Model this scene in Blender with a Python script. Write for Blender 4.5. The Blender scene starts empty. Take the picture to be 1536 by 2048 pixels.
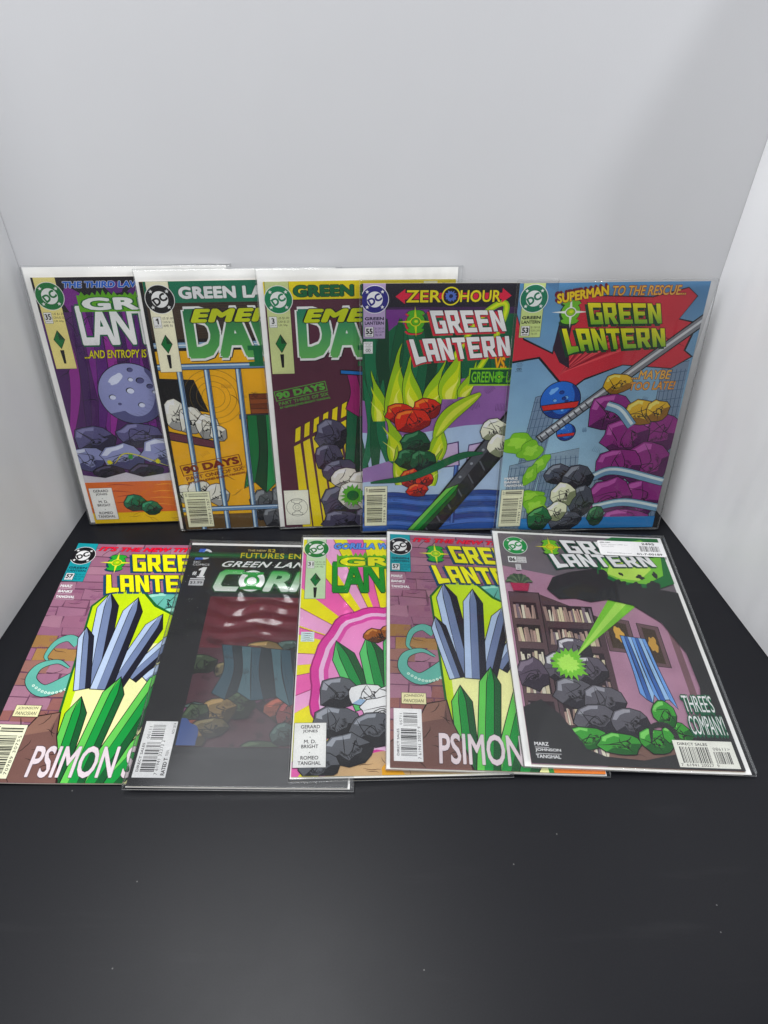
import bpy, math, random
from mathutils import Matrix, Vector, noise
from mathutils.geometry import tessellate_polygon

SC = bpy.context.scene
COL = SC.collection
R = math.radians

# ------------------------------------------------------------------ camera
cam_d = bpy.data.cameras.new('camera')
cam_d.sensor_fit = 'VERTICAL'
cam_d.sensor_height = 36.0
cam_d.sensor_width = 27.0
cam_d.lens = 36.0 * 1420.0 / 2048.0
cam_d.clip_start = 0.01
cam_d.clip_end = 50.0
cam = bpy.data.objects.new('camera', cam_d)
COL.objects.link(cam)
CAM_H, PITCH, ROLL, YAW = 0.5259, R(42.297), R(0.738), R(0.3115)
ry = Matrix.Rotation(-YAW, 3, 'Z')
X_ = ry @ Vector((1, 0, 0))
F_ = ry @ Vector((0, math.cos(PITCH), -math.sin(PITCH)))
U_ = ry @ Vector((0, math.sin(PITCH), math.cos(PITCH)))
rt = X_ * math.cos(ROLL) + U_ * math.sin(ROLL)
up = U_ * math.cos(ROLL) - X_ * math.sin(ROLL)
mw = Matrix((rt, up, -F_)).transposed().to_4x4()
mw.translation = Vector((0, 0, CAM_H))
cam.matrix_world = mw
SC.camera = cam

# ------------------------------------------------------------------ world and lamps
world = bpy.data.worlds.new('World')
SC.world = world
world.use_nodes = True
bg = world.node_tree.nodes['Background']
bg.inputs['Color'].default_value = (0.93, 0.95, 1.0, 1)
bg.inputs['Strength'].default_value = 0.27


def area(name, loc, target, sx, sy, power, col):
    d = bpy.data.lights.new(name, 'AREA')
    d.shape = 'RECTANGLE'
    d.size, d.size_y = sx, sy
    d.energy = power
    d.color = col
    o = bpy.data.objects.new(name, d)
    COL.objects.link(o)
    o.location = loc
    o.rotation_euler = (Vector(target) - Vector(loc)).to_track_quat('-Z', 'Y').to_euler()
    return o


area('ceiling_lamp', (-0.27, 0.34, 1.6), (0.0, 0.36, 0.0), 0.6, 0.42, 17.0, (0.975, 0.985, 1.0))
area('front_fill', (-0.36, -1.0, 1.2), (0.1, 0.55, 0.10), 0.7, 0.5, 15.0, (1.0, 0.995, 0.985))  # unseen fill light, added to brighten the standing row
area('room_lamp', (0.95, -0.85, 1.35), (0.0, 0.6, 0.3), 0.11, 0.11, 8.0, (0.95, 0.97, 1.0))

SC.view_settings.view_transform = 'Standard'
SC.view_settings.look = 'None'
SC.view_settings.exposure = 0.0
SC.view_settings.gamma = 1.0
SC.view_settings.use_curve_mapping = False
SC.cycles.max_bounces = 10
SC.cycles.transparent_max_bounces = 16


# ------------------------------------------------------------------ materials
def new_mat(name):
    m = bpy.data.materials.new(name)
    m.use_nodes = True
    return m, m.node_tree.nodes, m.node_tree.links, m.node_tree.nodes['Principled BSDF']


def ramp(N, a, b, ca=(0, 0, 0, 1), cb=(1, 1, 1, 1)):
    r = N.new('ShaderNodeValToRGB')
    r.color_ramp.elements[0].position, r.color_ramp.elements[1].position = a, b
    r.color_ramp.elements[0].color, r.color_ramp.elements[1].color = ca, cb
    return r


def wall_mat(name, base, rough, coat, ripple):
    m, N, L, P = new_mat(name)
    P.inputs['Base Color'].default_value = (*base, 1)
    P.inputs['Roughness'].default_value = rough
    P.inputs['Coat Weight'].default_value = coat
    P.inputs['Coat Roughness'].default_value = 0.22
    tc = N.new('ShaderNodeTexCoord')
    n1 = N.new('ShaderNodeTexNoise')
    n1.inputs['Scale'].default_value = 620.0
    n1.inputs['Detail'].default_value = 3.0
    L.new(tc.outputs['Object'], n1.inputs['Vector'])
    mp = N.new('ShaderNodeMapping')
    mp.inputs['Scale'].default_value = (9.0, 9.0, 1.6)
    L.new(tc.outputs['Object'], mp.inputs['Vector'])
    n2 = N.new('ShaderNodeTexNoise')
    n2.inputs['Scale'].default_value = 1.6
    n2.inputs['Detail'].default_value = 2.0
    L.new(mp.outputs['Vector'], n2.inputs['Vector'])
    b1 = N.new('ShaderNodeBump')
    b1.inputs['Strength'].default_value = 0.12
    b1.inputs['Distance'].default_value = 0.0004
    L.new(n1.outputs['Fac'], b1.inputs['Height'])
    b2 = N.new('ShaderNodeBump')
    b2.inputs['Strength'].default_value = 1.0
    b2.inputs['Distance'].default_value = ripple
    L.new(n2.outputs['Fac'], b2.inputs['Height'])
    L.new(b1.outputs['Normal'], b2.inputs['Normal'])
    L.new(b2.outputs['Normal'], P.inputs['Normal'])
    n3 = N.new('ShaderNodeTexNoise')
    n3.inputs['Scale'].default_value = 5.0
    n3.inputs['Detail'].default_value = 5.0
    L.new(tc.outputs['Object'], n3.inputs['Vector'])
    r = ramp(N, 0.3, 0.75, (*[c * 0.965 for c in base], 1), (*base, 1))
    L.new(n3.outputs['Fac'], r.inputs['Fac'])
    L.new(r.outputs['Color'], P.inputs['Base Color'])
    return m


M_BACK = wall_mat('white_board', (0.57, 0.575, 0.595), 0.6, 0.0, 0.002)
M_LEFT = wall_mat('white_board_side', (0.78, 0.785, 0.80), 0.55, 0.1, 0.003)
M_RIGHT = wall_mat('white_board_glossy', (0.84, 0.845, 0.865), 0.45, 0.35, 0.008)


def floor_mat():
    m, N, L, P = new_mat('black_vinyl')
    tc = N.new('ShaderNodeTexCoord')
    n1 = N.new('ShaderNodeTexNoise')
    n1.inputs['Scale'].default_value = 7.0
    n1.inputs['Detail'].default_value = 6.0
    n1.inputs['Roughness'].default_value = 0.62
    L.new(tc.outputs['Object'], n1.inputs['Vector'])
    rr = N.new('ShaderNodeMapRange')
    rr.inputs['To Min'].default_value = 0.36
    rr.inputs['To Max'].default_value = 0.48
    L.new(n1.outputs['Fac'], rr.inputs['Value'])
    L.new(rr.outputs['Result'], P.inputs['Roughness'])
    # dust specks
    v = N.new('ShaderNodeTexVoronoi')
    v.voronoi_dimensions = '2D'
    v.inputs['Scale'].default_value = 30.0
    L.new(tc.outputs['Object'], v.inputs['Vector'])
    lt = N.new('ShaderNodeMath')
    lt.operation = 'LESS_THAN'
    lt.inputs[1].default_value = 0.015
    L.new(v.outputs['Distance'], lt.inputs[0])
    sep = N.new('ShaderNodeSeparateColor')
    L.new(v.outputs['Color'], sep.inputs['Color'])
    gt = N.new('ShaderNodeMath')
    gt.operation = 'GREATER_THAN'
    gt.inputs[1].default_value = 0.86
    L.new(sep.outputs['Red'], gt.inputs[0])
    mu = N.new('ShaderNodeMath')
    mu.operation = 'MULTIPLY'
    L.new(lt.outputs[0], mu.inputs[0])
    L.new(gt.outputs[0], mu.inputs[1])
    # fine grain
    n2 = N.new('ShaderNodeTexNoise')
    n2.inputs['Scale'].default_value = 900.0
    n2.inputs['Detail'].default_value = 2.0
    L.new(tc.outputs['Object'], n2.inputs['Vector'])
    g = ramp(N, 0.35, 0.75, (0.0048, 0.0052, 0.0078, 1), (0.0074, 0.0079, 0.0110, 1))
    L.new(n2.outputs['Fac'], g.inputs['Fac'])
    # faint scuffs
    mp = N.new('ShaderNodeMapping')
    mp.inputs['Rotation'].default_value = (0, 0, 0.6)
    mp.inputs['Scale'].default_value = (3.0, 26.0, 1.0)
    L.new(tc.outputs['Object'], mp.inputs['Vector'])
    n3 = N.new('ShaderNodeTexNoise')
    n3.inputs['Scale'].default_value = 2.2
    n3.inputs['Detail'].default_value = 8.0
    L.new(mp.outputs['Vector'], n3.inputs['Vector'])
    sr = ramp(N, 0.62, 0.8, (0, 0, 0, 1), (0.006, 0.006, 0.006, 1))
    L.new(n3.outputs['Fac'], sr.inputs['Fac'])
    ad = N.new('ShaderNodeMix')
    ad.data_type = 'RGBA'
    ad.blend_type = 'ADD'
    ad.inputs[0].default_value = 1.0
    L.new(g.outputs['Color'], ad.inputs[6])
    L.new(sr.outputs['Color'], ad.inputs[7])
    mx = N.new('ShaderNodeMix')
    mx.data_type = 'RGBA'
    L.new(mu.outputs[0], mx.inputs[0])
    L.new(ad.outputs[2], mx.inputs[6])
    mx.inputs[7].default_value = (0.13, 0.13, 0.13, 1)
    L.new(mx.outputs[2], P.inputs['Base Color'])
    b = N.new('ShaderNodeBump')
    b.inputs['Strength'].default_value = 0.1
    b.inputs['Distance'].default_value = 0.0001
    L.new(n2.outputs['Fac'], b.inputs['Height'])
    L.new(b.outputs['Normal'], P.inputs['Normal'])
    P.inputs['Specular IOR Level'].default_value = 0.27
    return m


M_FLOOR = floor_mat()


def print_mat():
    m, N, L, P = new_mat('printed_paper')
    at = N.new('ShaderNodeAttribute')
    at.attribute_name = 'ink'
    tc = N.new('ShaderNodeTexCoord')
    n = N.new('ShaderNodeTexNoise')
    n.inputs['Scale'].default_value = 1500.0
    n.inputs['Detail'].default_value = 2.0
    L.new(tc.outputs['Object'], n.inputs['Vector'])
    r = ramp(N, 0.3, 0.7, (0.84, 0.84, 0.84, 1), (1, 1, 1, 1))
    L.new(n.outputs['Fac'], r.inputs['Fac'])
    mx = N.new('ShaderNodeMix')
    mx.data_type = 'RGBA'
    mx.blend_type = 'MULTIPLY'
    mx.inputs[0].default_value = 1.0
    L.new(at.outputs['Color'], mx.inputs[6])
    L.new(r.outputs['Color'], mx.inputs[7])
    n2 = N.new('ShaderNodeTexNoise')
    n2.inputs['Scale'].default_value = 26.0
    n2.inputs['Detail'].default_value = 4.0
    L.new(tc.outputs['Object'], n2.inputs['Vector'])
    r2 = ramp(N, 0.32, 0.68, (0.88, 0.88, 0.89, 1), (1.04, 1.035, 1.02, 1))
    L.new(n2.outputs['Fac'], r2.inputs['Fac'])
    m2 = N.new('ShaderNodeMix')
    m2.data_type = 'RGBA'
    m2.blend_type = 'MULTIPLY'
    m2.inputs[0].default_value = 1.0
    L.new(mx.outputs[2], m2.inputs[6])
    L.new(r2.outputs['Color'], m2.inputs[7])
    L.new(m2.outputs[2], P.inputs['Base Color'])
    P.inputs['Roughness'].default_value = 0.33
    P.inputs['Specular IOR Level'].default_value = 0.22
    return m


M_PRINT = print_mat()


def paper_mat(name, col, rough):
    m, N, L, P = new_mat(name)
    tc = N.new('ShaderNodeTexCoord')
    mp = N.new('ShaderNodeMapping')
    mp.inputs['Scale'].default_value = (40, 40, 6000)
    L.new(tc.outputs['Object'], mp.inputs['Vector'])
    n = N.new('ShaderNodeTexNoise')
    n.inputs['Scale'].default_value = 1.0
    n.inputs['Detail'].default_value = 3.0
    L.new(mp.outputs['Vector'], n.inputs['Vector'])
    r = ramp(N, 0.3, 0.7, (*[c * 0.86 for c in col], 1), (*col, 1))
    L.new(n.outputs['Fac'], r.inputs['Fac'])
    L.new(r.outputs['Color'], P.inputs['Base Color'])
    P.inputs['Roughness'].default_value = rough
    return m


M_PAGES = paper_mat('page_edges', (0.72, 0.68, 0.58), 0.8)
M_BOARD = paper_mat('backing_card', (0.90, 0.89, 0.87), 0.5)


def film_mat(name, haze, rough, bump, scale, stretch, lower_haze=0.0):
    m = bpy.data.materials.new(name)
    m.use_nodes = True
    N, L = m.node_tree.nodes, m.node_tree.links
    N.clear()
    out = N.new('ShaderNodeOutputMaterial')
    tr = N.new('ShaderNodeBsdfTransparent')
    tr.inputs['Color'].default_value = (0.975, 0.98, 0.98, 1)
    df = N.new('ShaderNodeBsdfDiffuse')
    df.inputs['Color'].default_value = (0.85, 0.87, 0.9, 1)
    gl = N.new('ShaderNodeBsdfGlossy')
    gl.inputs['Roughness'].default_value = rough
    fr = N.new('ShaderNodeFresnel')
    fr.inputs['IOR'].default_value = 1.38
    tc = N.new('ShaderNodeTexCoord')
    mp = N.new('ShaderNodeMapping')
    mp.inputs['Scale'].default_value = stretch
    L.new(tc.outputs['Object'], mp.inputs['Vector'])
    n = N.new('ShaderNodeTexNoise')
    n.inputs['Scale'].default_value = scale
    n.inputs['Detail'].default_value = 2.5
    n.inputs['Distortion'].default_value = 0.6
    L.new(mp.outputs['Vector'], n.inputs['Vector'])
    b = N.new('ShaderNodeBump')
    b.inputs['Strength'].default_value = 1.0
    b.inputs['Distance'].default_value = bump
    L.new(n.outputs['Fac'], b.inputs['Height'])
    L.new(b.outputs['Normal'], gl.inputs['Normal'])
    L.new(b.outputs['Normal'], fr.inputs['Normal'])
    m1 = N.new('ShaderNodeMixShader')
    m1.inputs[0].default_value = haze
    L.new(tr.outputs[0], m1.inputs[1])
    L.new(df.outputs[0], m1.inputs[2])
    if lower_haze:                                  # diffuse haze grows towards the lower end and away from the left edge
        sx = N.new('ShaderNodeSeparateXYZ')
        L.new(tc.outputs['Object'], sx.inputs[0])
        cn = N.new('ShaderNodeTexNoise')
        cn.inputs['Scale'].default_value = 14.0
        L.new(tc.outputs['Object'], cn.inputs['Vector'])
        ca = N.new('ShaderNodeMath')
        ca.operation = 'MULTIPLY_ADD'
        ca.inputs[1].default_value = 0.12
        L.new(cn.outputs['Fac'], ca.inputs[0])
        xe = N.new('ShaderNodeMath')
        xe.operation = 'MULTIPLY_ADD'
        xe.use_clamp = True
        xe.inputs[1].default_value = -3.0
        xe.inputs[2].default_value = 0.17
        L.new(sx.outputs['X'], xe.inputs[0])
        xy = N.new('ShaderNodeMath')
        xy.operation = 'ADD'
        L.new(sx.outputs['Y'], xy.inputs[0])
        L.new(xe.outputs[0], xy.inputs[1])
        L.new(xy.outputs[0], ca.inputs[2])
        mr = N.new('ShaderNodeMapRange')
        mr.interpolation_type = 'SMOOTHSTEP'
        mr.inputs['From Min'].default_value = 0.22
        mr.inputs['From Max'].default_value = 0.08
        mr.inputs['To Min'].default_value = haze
        mr.inputs['To Max'].default_value = lower_haze
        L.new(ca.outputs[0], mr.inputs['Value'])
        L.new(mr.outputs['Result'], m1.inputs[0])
    m2 = N.new('ShaderNodeMixShader')
    L.new(fr.outputs[0], m2.inputs[0])
    L.new(m1.outputs[0], m2.inputs[1])
    L.new(gl.outputs[0], m2.inputs[2])
    L.new(m2.outputs[0], out.inputs['Surface'])
    return m


M_FILM = film_mat('clear_film', 0.012, 0.06, 0.0005, 24.0, (1, 0.6, 1))
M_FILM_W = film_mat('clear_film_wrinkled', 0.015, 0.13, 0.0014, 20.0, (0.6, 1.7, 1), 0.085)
M_SEAM = film_mat('film_seam', 0.10, 0.14, 0.0004, 60.0, (1, 1, 1))


# ------------------------------------------------------------------ mesh helpers
def mesh_obj(name, verts, faces, mat, parent=None, smooth=False):
    me = bpy.data.meshes.new(name)
    me.from_pydata(verts, [], faces)
    me.materials.append(mat)
    if smooth:
        me.shade_smooth()
    me.update()
    o = bpy.data.objects.new(name, me)
    COL.objects.link(o)
    o.parent = parent
    return o


def structure(o, label):
    o['kind'] = 'structure'
    o['label'] = label
    return o


# ------------------------------------------------------------------ the setting
structure(mesh_obj('tabletop', [(-1.2, -0.9, 0), (1.2, -0.9, 0), (1.2, 0.9, 0), (-1.2, 0.9, 0),
                                (-1.2, -0.9, -0.03), (1.2, -0.9, -0.03), (1.2, 0.9, -0.03), (-1.2, 0.9, -0.03)],
                   [(0, 1, 2, 3), (7, 6, 5, 4), (4, 5, 1, 0), (5, 6, 2, 1), (6, 7, 3, 2), (7, 4, 0, 3)],
                   M_FLOOR), 'matte black tabletop with dust specks under the comics')
WL, WR = Vector((-0.3197, 0.6045)), Vector((0.2995, 0.6085))       # back corners
FL, FR = Vector((-0.3197, 0.6045)) + Vector((-0.0225, -0.1695)) * 2.6, Vector((0.2995, 0.6085)) + Vector((0.0413, -0.1777)) * 2.35


def wall(name, a, b, out, mat, label, h=0.62, t=0.005):
    n = (b - a).normalized()
    nrm = Vector((n.y, -n.x)) * out * t
    pts = [a, b, b + nrm, a + nrm]
    v = [(p.x, p.y, 0.0006) for p in pts] + [(p.x, p.y, h) for p in pts]
    f = [(3, 2, 1, 0), (4, 5, 6, 7), (0, 1, 5, 4), (1, 2, 6, 5), (2, 3, 7, 6), (3, 0, 4, 7)]
    return structure(mesh_obj(name, v, f, mat), label)


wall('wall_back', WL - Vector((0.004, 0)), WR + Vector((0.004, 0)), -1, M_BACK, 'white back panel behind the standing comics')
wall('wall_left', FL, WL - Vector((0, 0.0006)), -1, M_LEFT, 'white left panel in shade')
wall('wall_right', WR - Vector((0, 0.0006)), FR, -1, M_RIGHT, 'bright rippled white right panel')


# ------------------------------------------------------------------ print drawing
def lin(c):
    q = [(x / 12.92 if x <= 0.04045 else ((x + 0.055) / 1.055) ** 2.4) for x in [k / 255.0 for k in c[:3]]]
    m = 0.3 * q[0] + 0.59 * q[1] + 0.11 * q[2]
    return tuple(min(0.86, max(0.004, (m + (v - m) * 1.1) * 1.12 - 0.003)) for v in q)


INK = (22, 20, 24)
WHITE = (240, 238, 230)
CREAM = (236, 228, 200)
_glyphs = {}


def glyph_mesh(s, offset, spacing, bold_shear):
    key = (s, offset, spacing, bold_shear)
    if key in _glyphs:
        return _glyphs[key]
    cu = bpy.data.curves.new('lettering', 'FONT')
    cu.body = s
    cu.size = 1.0
    cu.offset = offset
    cu.space_character = spacing
    cu.shear = bold_shear
    cu.resolution_u = 3
    cu.fill_mode = 'FRONT'
    ob = bpy.data.objects.new('lettering', cu)
    me = bpy.data.meshes.new_from_object(ob)
    vs = [(v.co.x, v.co.y) for v in me.vertices]
    fs = [tuple(p.vertices) for p in me.polygons]
    bpy.data.objects.remove(ob)
    bpy.data.curves.remove(cu)
    bpy.data.meshes.remove(me)
    _glyphs[key] = (vs, fs)
    return vs, fs


BLOCK = {
    'G': (8, [[(0, 0), (8, 0), (8, 5.6), (4.3, 5.6), (4.3, 3.9), (5.4, 3.9), (5.4, 2.1), (2.7, 2.1), (2.7, 7.9), (8, 7.9), (8, 10), (0, 10)]]),
    'R': (8.4, [[(0, 0), (2.7, 0), (2.7, 3.3), (3.5, 3.3), (5.4, 0), (8.4, 0), (6.3, 3.6), (8, 4.8), (8, 10), (0, 10)],
                [(2.7, 5.3), (5.3, 5.3), (5.3, 8), (2.7, 8)]]),
    'E': (8, [[(0, 0), (8, 0), (8, 2.1), (2.7, 2.1), (2.7, 4.1), (7, 4.1), (7, 6), (2.7, 6), (2.7, 7.9), (8, 7.9), (8, 10), (0, 10)]]),
    'N': (8, [[(0, 0), (2.6, 0), (2.6, 6), (5.4, 0), (8, 0), (8, 10), (5.4, 10), (5.4, 4), (2.6, 10), (0, 10)]]),
    'L': (7, [[(-0.6, -1.2), (3.2, -0.4), (7, 0), (7, 2.3), (2.8, 2.3), (2.8, 10), (0, 10)]]),
    'A': (8, [[(0, 0), (2.7, 0), (2.7, 2.9), (5.3, 2.9), (5.3, 0), (8, 0), (8, 10), (0, 10)],
              [(2.7, 5), (5.3, 5), (5.3, 7.9), (2.7, 7.9)]]),
    'T': (8, [[(2.7, 0), (5.3, 0), (5.3, 7.8), (8, 7.8), (8, 10), (0, 10), (0, 7.8), (2.7, 7.8)]]),
}


def offset_loop(pts, w):
    n = len(pts)
    ar = sum(pts[i][0] * pts[(i + 1) % n][1] - pts[(i + 1) % n][0] * pts[i][1] for i in range(n))
    sg = 1 if ar > 0 else -1
    res = []
    for i in range(n):
        a, b, c = Vector(pts[i - 1]), Vector(pts[i]), Vector(pts[(i + 1) % n])
        d1, d2 = (b - a).normalized(), (c - b).normalized()
        n1, n2 = Vector((d1.y, -d1.x)) * sg, Vector((d2.y, -d2.x)) * sg
        m = n1 + n2
        m = m.normalized() if m.length > 1e-6 else n1
        k = w / max(0.45, m.dot(n1))
        res.append((b.x + m.x * k, b.y + m.y * k))
    return res


def smooth_line(pts, n=6):
    if len(pts) < 3:
        return pts
    P = [Vector(p) for p in pts]
    P = [P[0] * 2 - P[1]] + P + [P[-1] * 2 - P[-2]]
    out = []
    for i in range(1, len(P) - 2):
        for k in range(n):
            t = k / n
            a, b, c, d = P[i - 1], P[i], P[i + 1], P[i + 2]
            q = 0.5 * ((2 * b) + (c - a) * t + (2 * a - 5 * b + 4 * c - d) * t * t + (3 * b - a - 3 * c + d) * t ** 3)
            out.append((q.x, q.y))
    out.append(tuple(P[-2]))
    return out


class Cover:
    """Flat print on one comic cover, in millimetres from the cover's lower left corner."""
    W, H = 168.3, 258.8

    def __init__(self, base):
        self.items = []
        self.part = 'cover_artwork'
        self.clip = (0, 0, self.W, self.H)
        self.rnd = random.Random(7)
        self.rect(0, 0, self.W, self.H, base)

    def new(self, name):
        self.serial = getattr(self, 'serial', 0) + 1
        self.part = '%s|%d' % (name, self.serial)

    # --- low level
    def tris(self, verts, faces, col):
        x0, y0, x1, y1 = self.clip
        fn = col if callable(col) else (lambda x, y, c=lin(col): c)
        ov, of = [], []
        inside = all(x0 <= p[0] <= x1 and y0 <= p[1] <= y1 for p in verts)
        if inside:
            ov, of = [tuple(p[:2]) for p in verts], list(faces)
        else:
            for f in faces:
                poly = [verts[i] for i in f]
                for ax, lim, s in ((0, x0, 1), (0, x1, -1), (1, y0, 1), (1, y1, -1)):
                    q = []
                    for i in range(len(poly)):
                        a, b = poly[i - 1], poly[i]
                        da, db = (a[ax] - lim) * s, (b[ax] - lim) * s
                        if (da < 0) != (db < 0):
                            t = da / (da - db)
                            q.append((a[0] + (b[0] - a[0]) * t, a[1] + (b[1] - a[1]) * t))
                        if db >= 0:
                            q.append(b)
                    poly = q
                    if len(poly) < 3:
                        break
                if len(poly) >= 3:
                    k = len(ov)
                    ov += [tuple(p[:2]) for p in poly]
                    of.append(tuple(range(k, k + len(poly))))
        if not of:
            return
        bb = (min(p[0] for p in ov), min(p[1] for p in ov), max(p[0] for p in ov), max(p[1] for p in ov))
        lay = 0
        for it in self.items:
            c = it[4]
            if c[0] < bb[2] and c[2] > bb[0] and c[1] < bb[3] and c[3] > bb[1] and it[3] >= lay:
                lay = it[3] + 1
        self.items.append((self.part, ov, of, lay, bb, [fn(p[0], p[1]) for p in ov]))

    def poly(self, pts, col, holes=()):
        loops = [[Vector((p[0], p[1], 0)) for p in pts]] + [[Vector((p[0], p[1], 0)) for p in h] for h in holes]
        flat = [(v.x, v.y) for l in loops for v in l]
        fs = []
        for f in tessellate_polygon(loops):
            a, b, c = [flat[i] for i in f]
            ar = (b[0] - a[0]) * (c[1] - a[1]) - (c[0] - a[0]) * (b[1] - a[1])
            if abs(ar) > 1e-7:
                fs.append(tuple(f) if ar > 0 else (f[0], f[2], f[1]))
        self.tris(flat, fs, col)

    def rect(self, x0, y0, x1, y1, col):
        self.tris([(x0, y0), (x1, y0), (x1, y1), (x0, y1)], [(0, 1, 2, 3)], col)

    # --- shapes
    def blob_pts(self, cx, cy, rx, ry, rot=0, seed=0, rough=0.12, n=44, k=1.0, a0=0, a1=360, freq=1.6, grow=0):
        out = []
        m = n if a1 - a0 >= 360 else n + 1
        c, s = math.cos(R(rot)), math.sin(R(rot))
        for i in range(m):
            a = R(a0 + (a1 - a0) * i / n)
            q = 1 + rough * 2 * noise.noise(Vector((math.cos(a) * freq, math.sin(a) * freq, seed * 3.71 + 0.5)))
            x, y = (rx * q * k + grow) * math.cos(a), (ry * q * k + grow) * math.sin(a)
            out.append((cx + x * c - y * s, cy + x * s + y * c))
        return out

    def ellipse(self, cx, cy, rx, ry, col, rot=0, n=36):
        self.poly(self.blob_pts(cx, cy, rx, ry, rot, 0, 0, n), col)

    def ring(self, cx, cy, r1, r0, col, n=36):
        self.poly(self.blob_pts(cx, cy, r1, r1, 0, 0, 0, n), col, [self.blob_pts(cx, cy, r0, r0, 0, 0, 0, n)])

    def ribbon(self, pts, w, col, taper=True, n=6, ink=0):
        P = smooth_line(pts, n)
        m = len(P)
        for grow, c in (((ink, INK), (0, col)) if ink else ((0, col),)):
            Lp, Rp = [], []
            for i in range(m):
                a, b = Vector(P[max(0, i - 1)]), Vector(P[min(m - 1, i + 1)])
                d = (b - a).normalized() if (b - a).length > 1e-9 else Vector((1, 0))
                t = i / (m - 1)
                if callable(w):
                    ww = w(t)
                else:
                    ww = w * (math.sin(math.pi * min(1, max(0, t * 0.94 + 0.03))) ** 0.7 if taper else 1)
                ww = ww / 2 + grow
                Lp.append((P[i][0] - d.y * ww, P[i][1] + d.x * ww))
                Rp.append((P[i][0] + d.y * ww, P[i][1] - d.x * ww))
            vs = Lp + Rp
            fs = [(i, m + i, m + i + 1, i + 1) for i in range(m - 1)]
            self.tris(vs, fs, c)

    def star(self, cx, cy, r, col, rot=90, n=5, inner=0.42):
        p = []
        for i in range(2 * n):
            a = R(rot + 180.0 * i / n)
            q = r if i % 2 == 0 else r * inner
            p.append((cx + q * math.cos(a), cy + q * math.sin(a)))
        self.poly(p, col)

    def burst(self, cx, cy, r, col, n=18, amp=0.35, seed=1, ink=0.0, sy=1.0):
        rd = random.Random(seed)
        rr = [(1 - amp * rd.random()) if i % 2 else (1 + amp * rd.random()) for i in range(2 * n)]
        for g, c in (((ink, INK), (0, col)) if ink else ((0, col),)):
            self.poly([(cx + (r * rr[i] + g) * math.cos(math.pi * i / n), cy + sy * (r * rr[i] + g) * math.sin(math.pi * i / n)) for i in range(2 * n)], c)

    def hatch(self, cx, cy, w, h, rot, n, col, thick=0.35):
        c, s = math.cos(R(rot)), math.sin(R(rot))
        vs, fs = [], []
        for i in range(n):
            x = -w / 2 + w * (i + 0.5) / n
            hh = h / 2 * (0.6 + 0.4 * self.rnd.random())
            for px, py in ((x - thick / 2, -hh), (x + thick / 2, -hh), (x + thick * 0.2, hh), (x - thick * 0.2, hh)):
                vs.append((cx + px * c - py * s, cy + px * s + py * c))
            fs.append((4 * i, 4 * i + 1, 4 * i + 2, 4 * i + 3))
        self.tris(vs, fs, col)

    def boulder(self, cx, cy, rx, ry, tones, seed=0, n=13):
        """Inked rock: flat tone, hatched dark side, lit facet, cracks."""
        rd = random.Random(seed * 17 + 3)
        A = [360.0 * (i + rd.uniform(-0.25, 0.25)) / n for i in range(n)]
        q = [rd.uniform(0.86, 1.1) for _ in A]

        def at(i, k):
            return (cx + rx * q[i % n] * k * math.cos(R(A[i % n])), cy + ry * q[i % n] * k * math.sin(R(A[i % n])))
        o = [at(i, 1) for i in range(n)]
        base, dark, light = tones[:3]
        self.poly(offset_loop(o, 0.75), INK)
        self.poly(o, base)
        lo = [i for i in range(-n // 2, n) if -150 <= (A[i % n] - (360 if i < 0 else 0)) <= 28]
        ks = [rd.uniform(0.38, 0.66) for _ in lo]
        if len(lo) > 2:
            self.poly([at(i, 1) for i in lo] + [at(i, k) for i, k in list(zip(lo, ks))[::-1]], dark)
            for i, k in zip(lo, ks):
                for e in range(4):
                    a = Vector(at(i, k - 0.02)).lerp(Vector(at(i + 1, k)), e / 4)
                    m = a.lerp(Vector((cx - rx * 0.3, cy + ry * 0.4)), rd.uniform(0.14, 0.34))
                    self.ribbon([tuple(a), tuple(a.lerp(m, 0.5)), tuple(m)], 0.7, INK, n=1)
        hi = [i for i in range(n) if 70 <= A[i] <= 185]
        if len(hi) > 1:
            self.poly([at(i, 0.93) for i in hi] + [at(i, rd.uniform(0.6, 0.74)) for i in hi[::-1]], light)
        for _ in range(3):
            i = rd.randrange(n)
            self.ribbon([at(i, 0.98), (cx + rx * rd.uniform(-0.4, 0.4), cy + ry * rd.uniform(-0.4, 0.5)), at(i + rd.randint(3, 5), rd.uniform(0.3, 0.6))], 0.8, INK, n=3)

    def pile(self, spots, tones, seed=0):
        for k, (x, y, rx, ry) in enumerate(spots):
            self.boulder(x, y, rx, ry, tones, seed + k)

    def prism(self, p0, p1, w, tones):
        """Long pointed crystal with three faces."""
        a, b = Vector(p0), Vector(p1)
        d = (b - a).normalized()
        e = Vector((-d.y, d.x)) * w / 2
        sh = b - d * w * 0.9

        def P(v):
            return (v.x, v.y)
        base, dark, light = tones[:3]
        self.poly(offset_loop([P(a + e), P(a - e), P(sh - e), P(b), P(sh + e)], 0.75), INK)
        self.poly([P(a + e), P(a + e * 0.35), P(sh + e * 0.35), P(b), P(sh + e)], light)
        self.poly([P(a + e * 0.35), P(a - e * 0.4), P(sh - e * 0.4), P(b), P(sh + e * 0.35)], base)
        self.poly([P(a - e * 0.4), P(a - e), P(sh - e), P(b), P(sh - e * 0.4)], dark)
        for k in (0.35, -0.4):
            self.ribbon([P(a + e * k), P(sh + e * k), P(b)], 0.7, INK, n=2)
        L_ = (sh - a).length
        for k in range(int(L_ / 5)):
            s_ = a + d * (4 + 5 * k)
            self.ribbon([P(s_ - e * 0.9), P(s_ + d * 2.2 - e * 0.55)], 0.6, INK, n=1)

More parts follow.
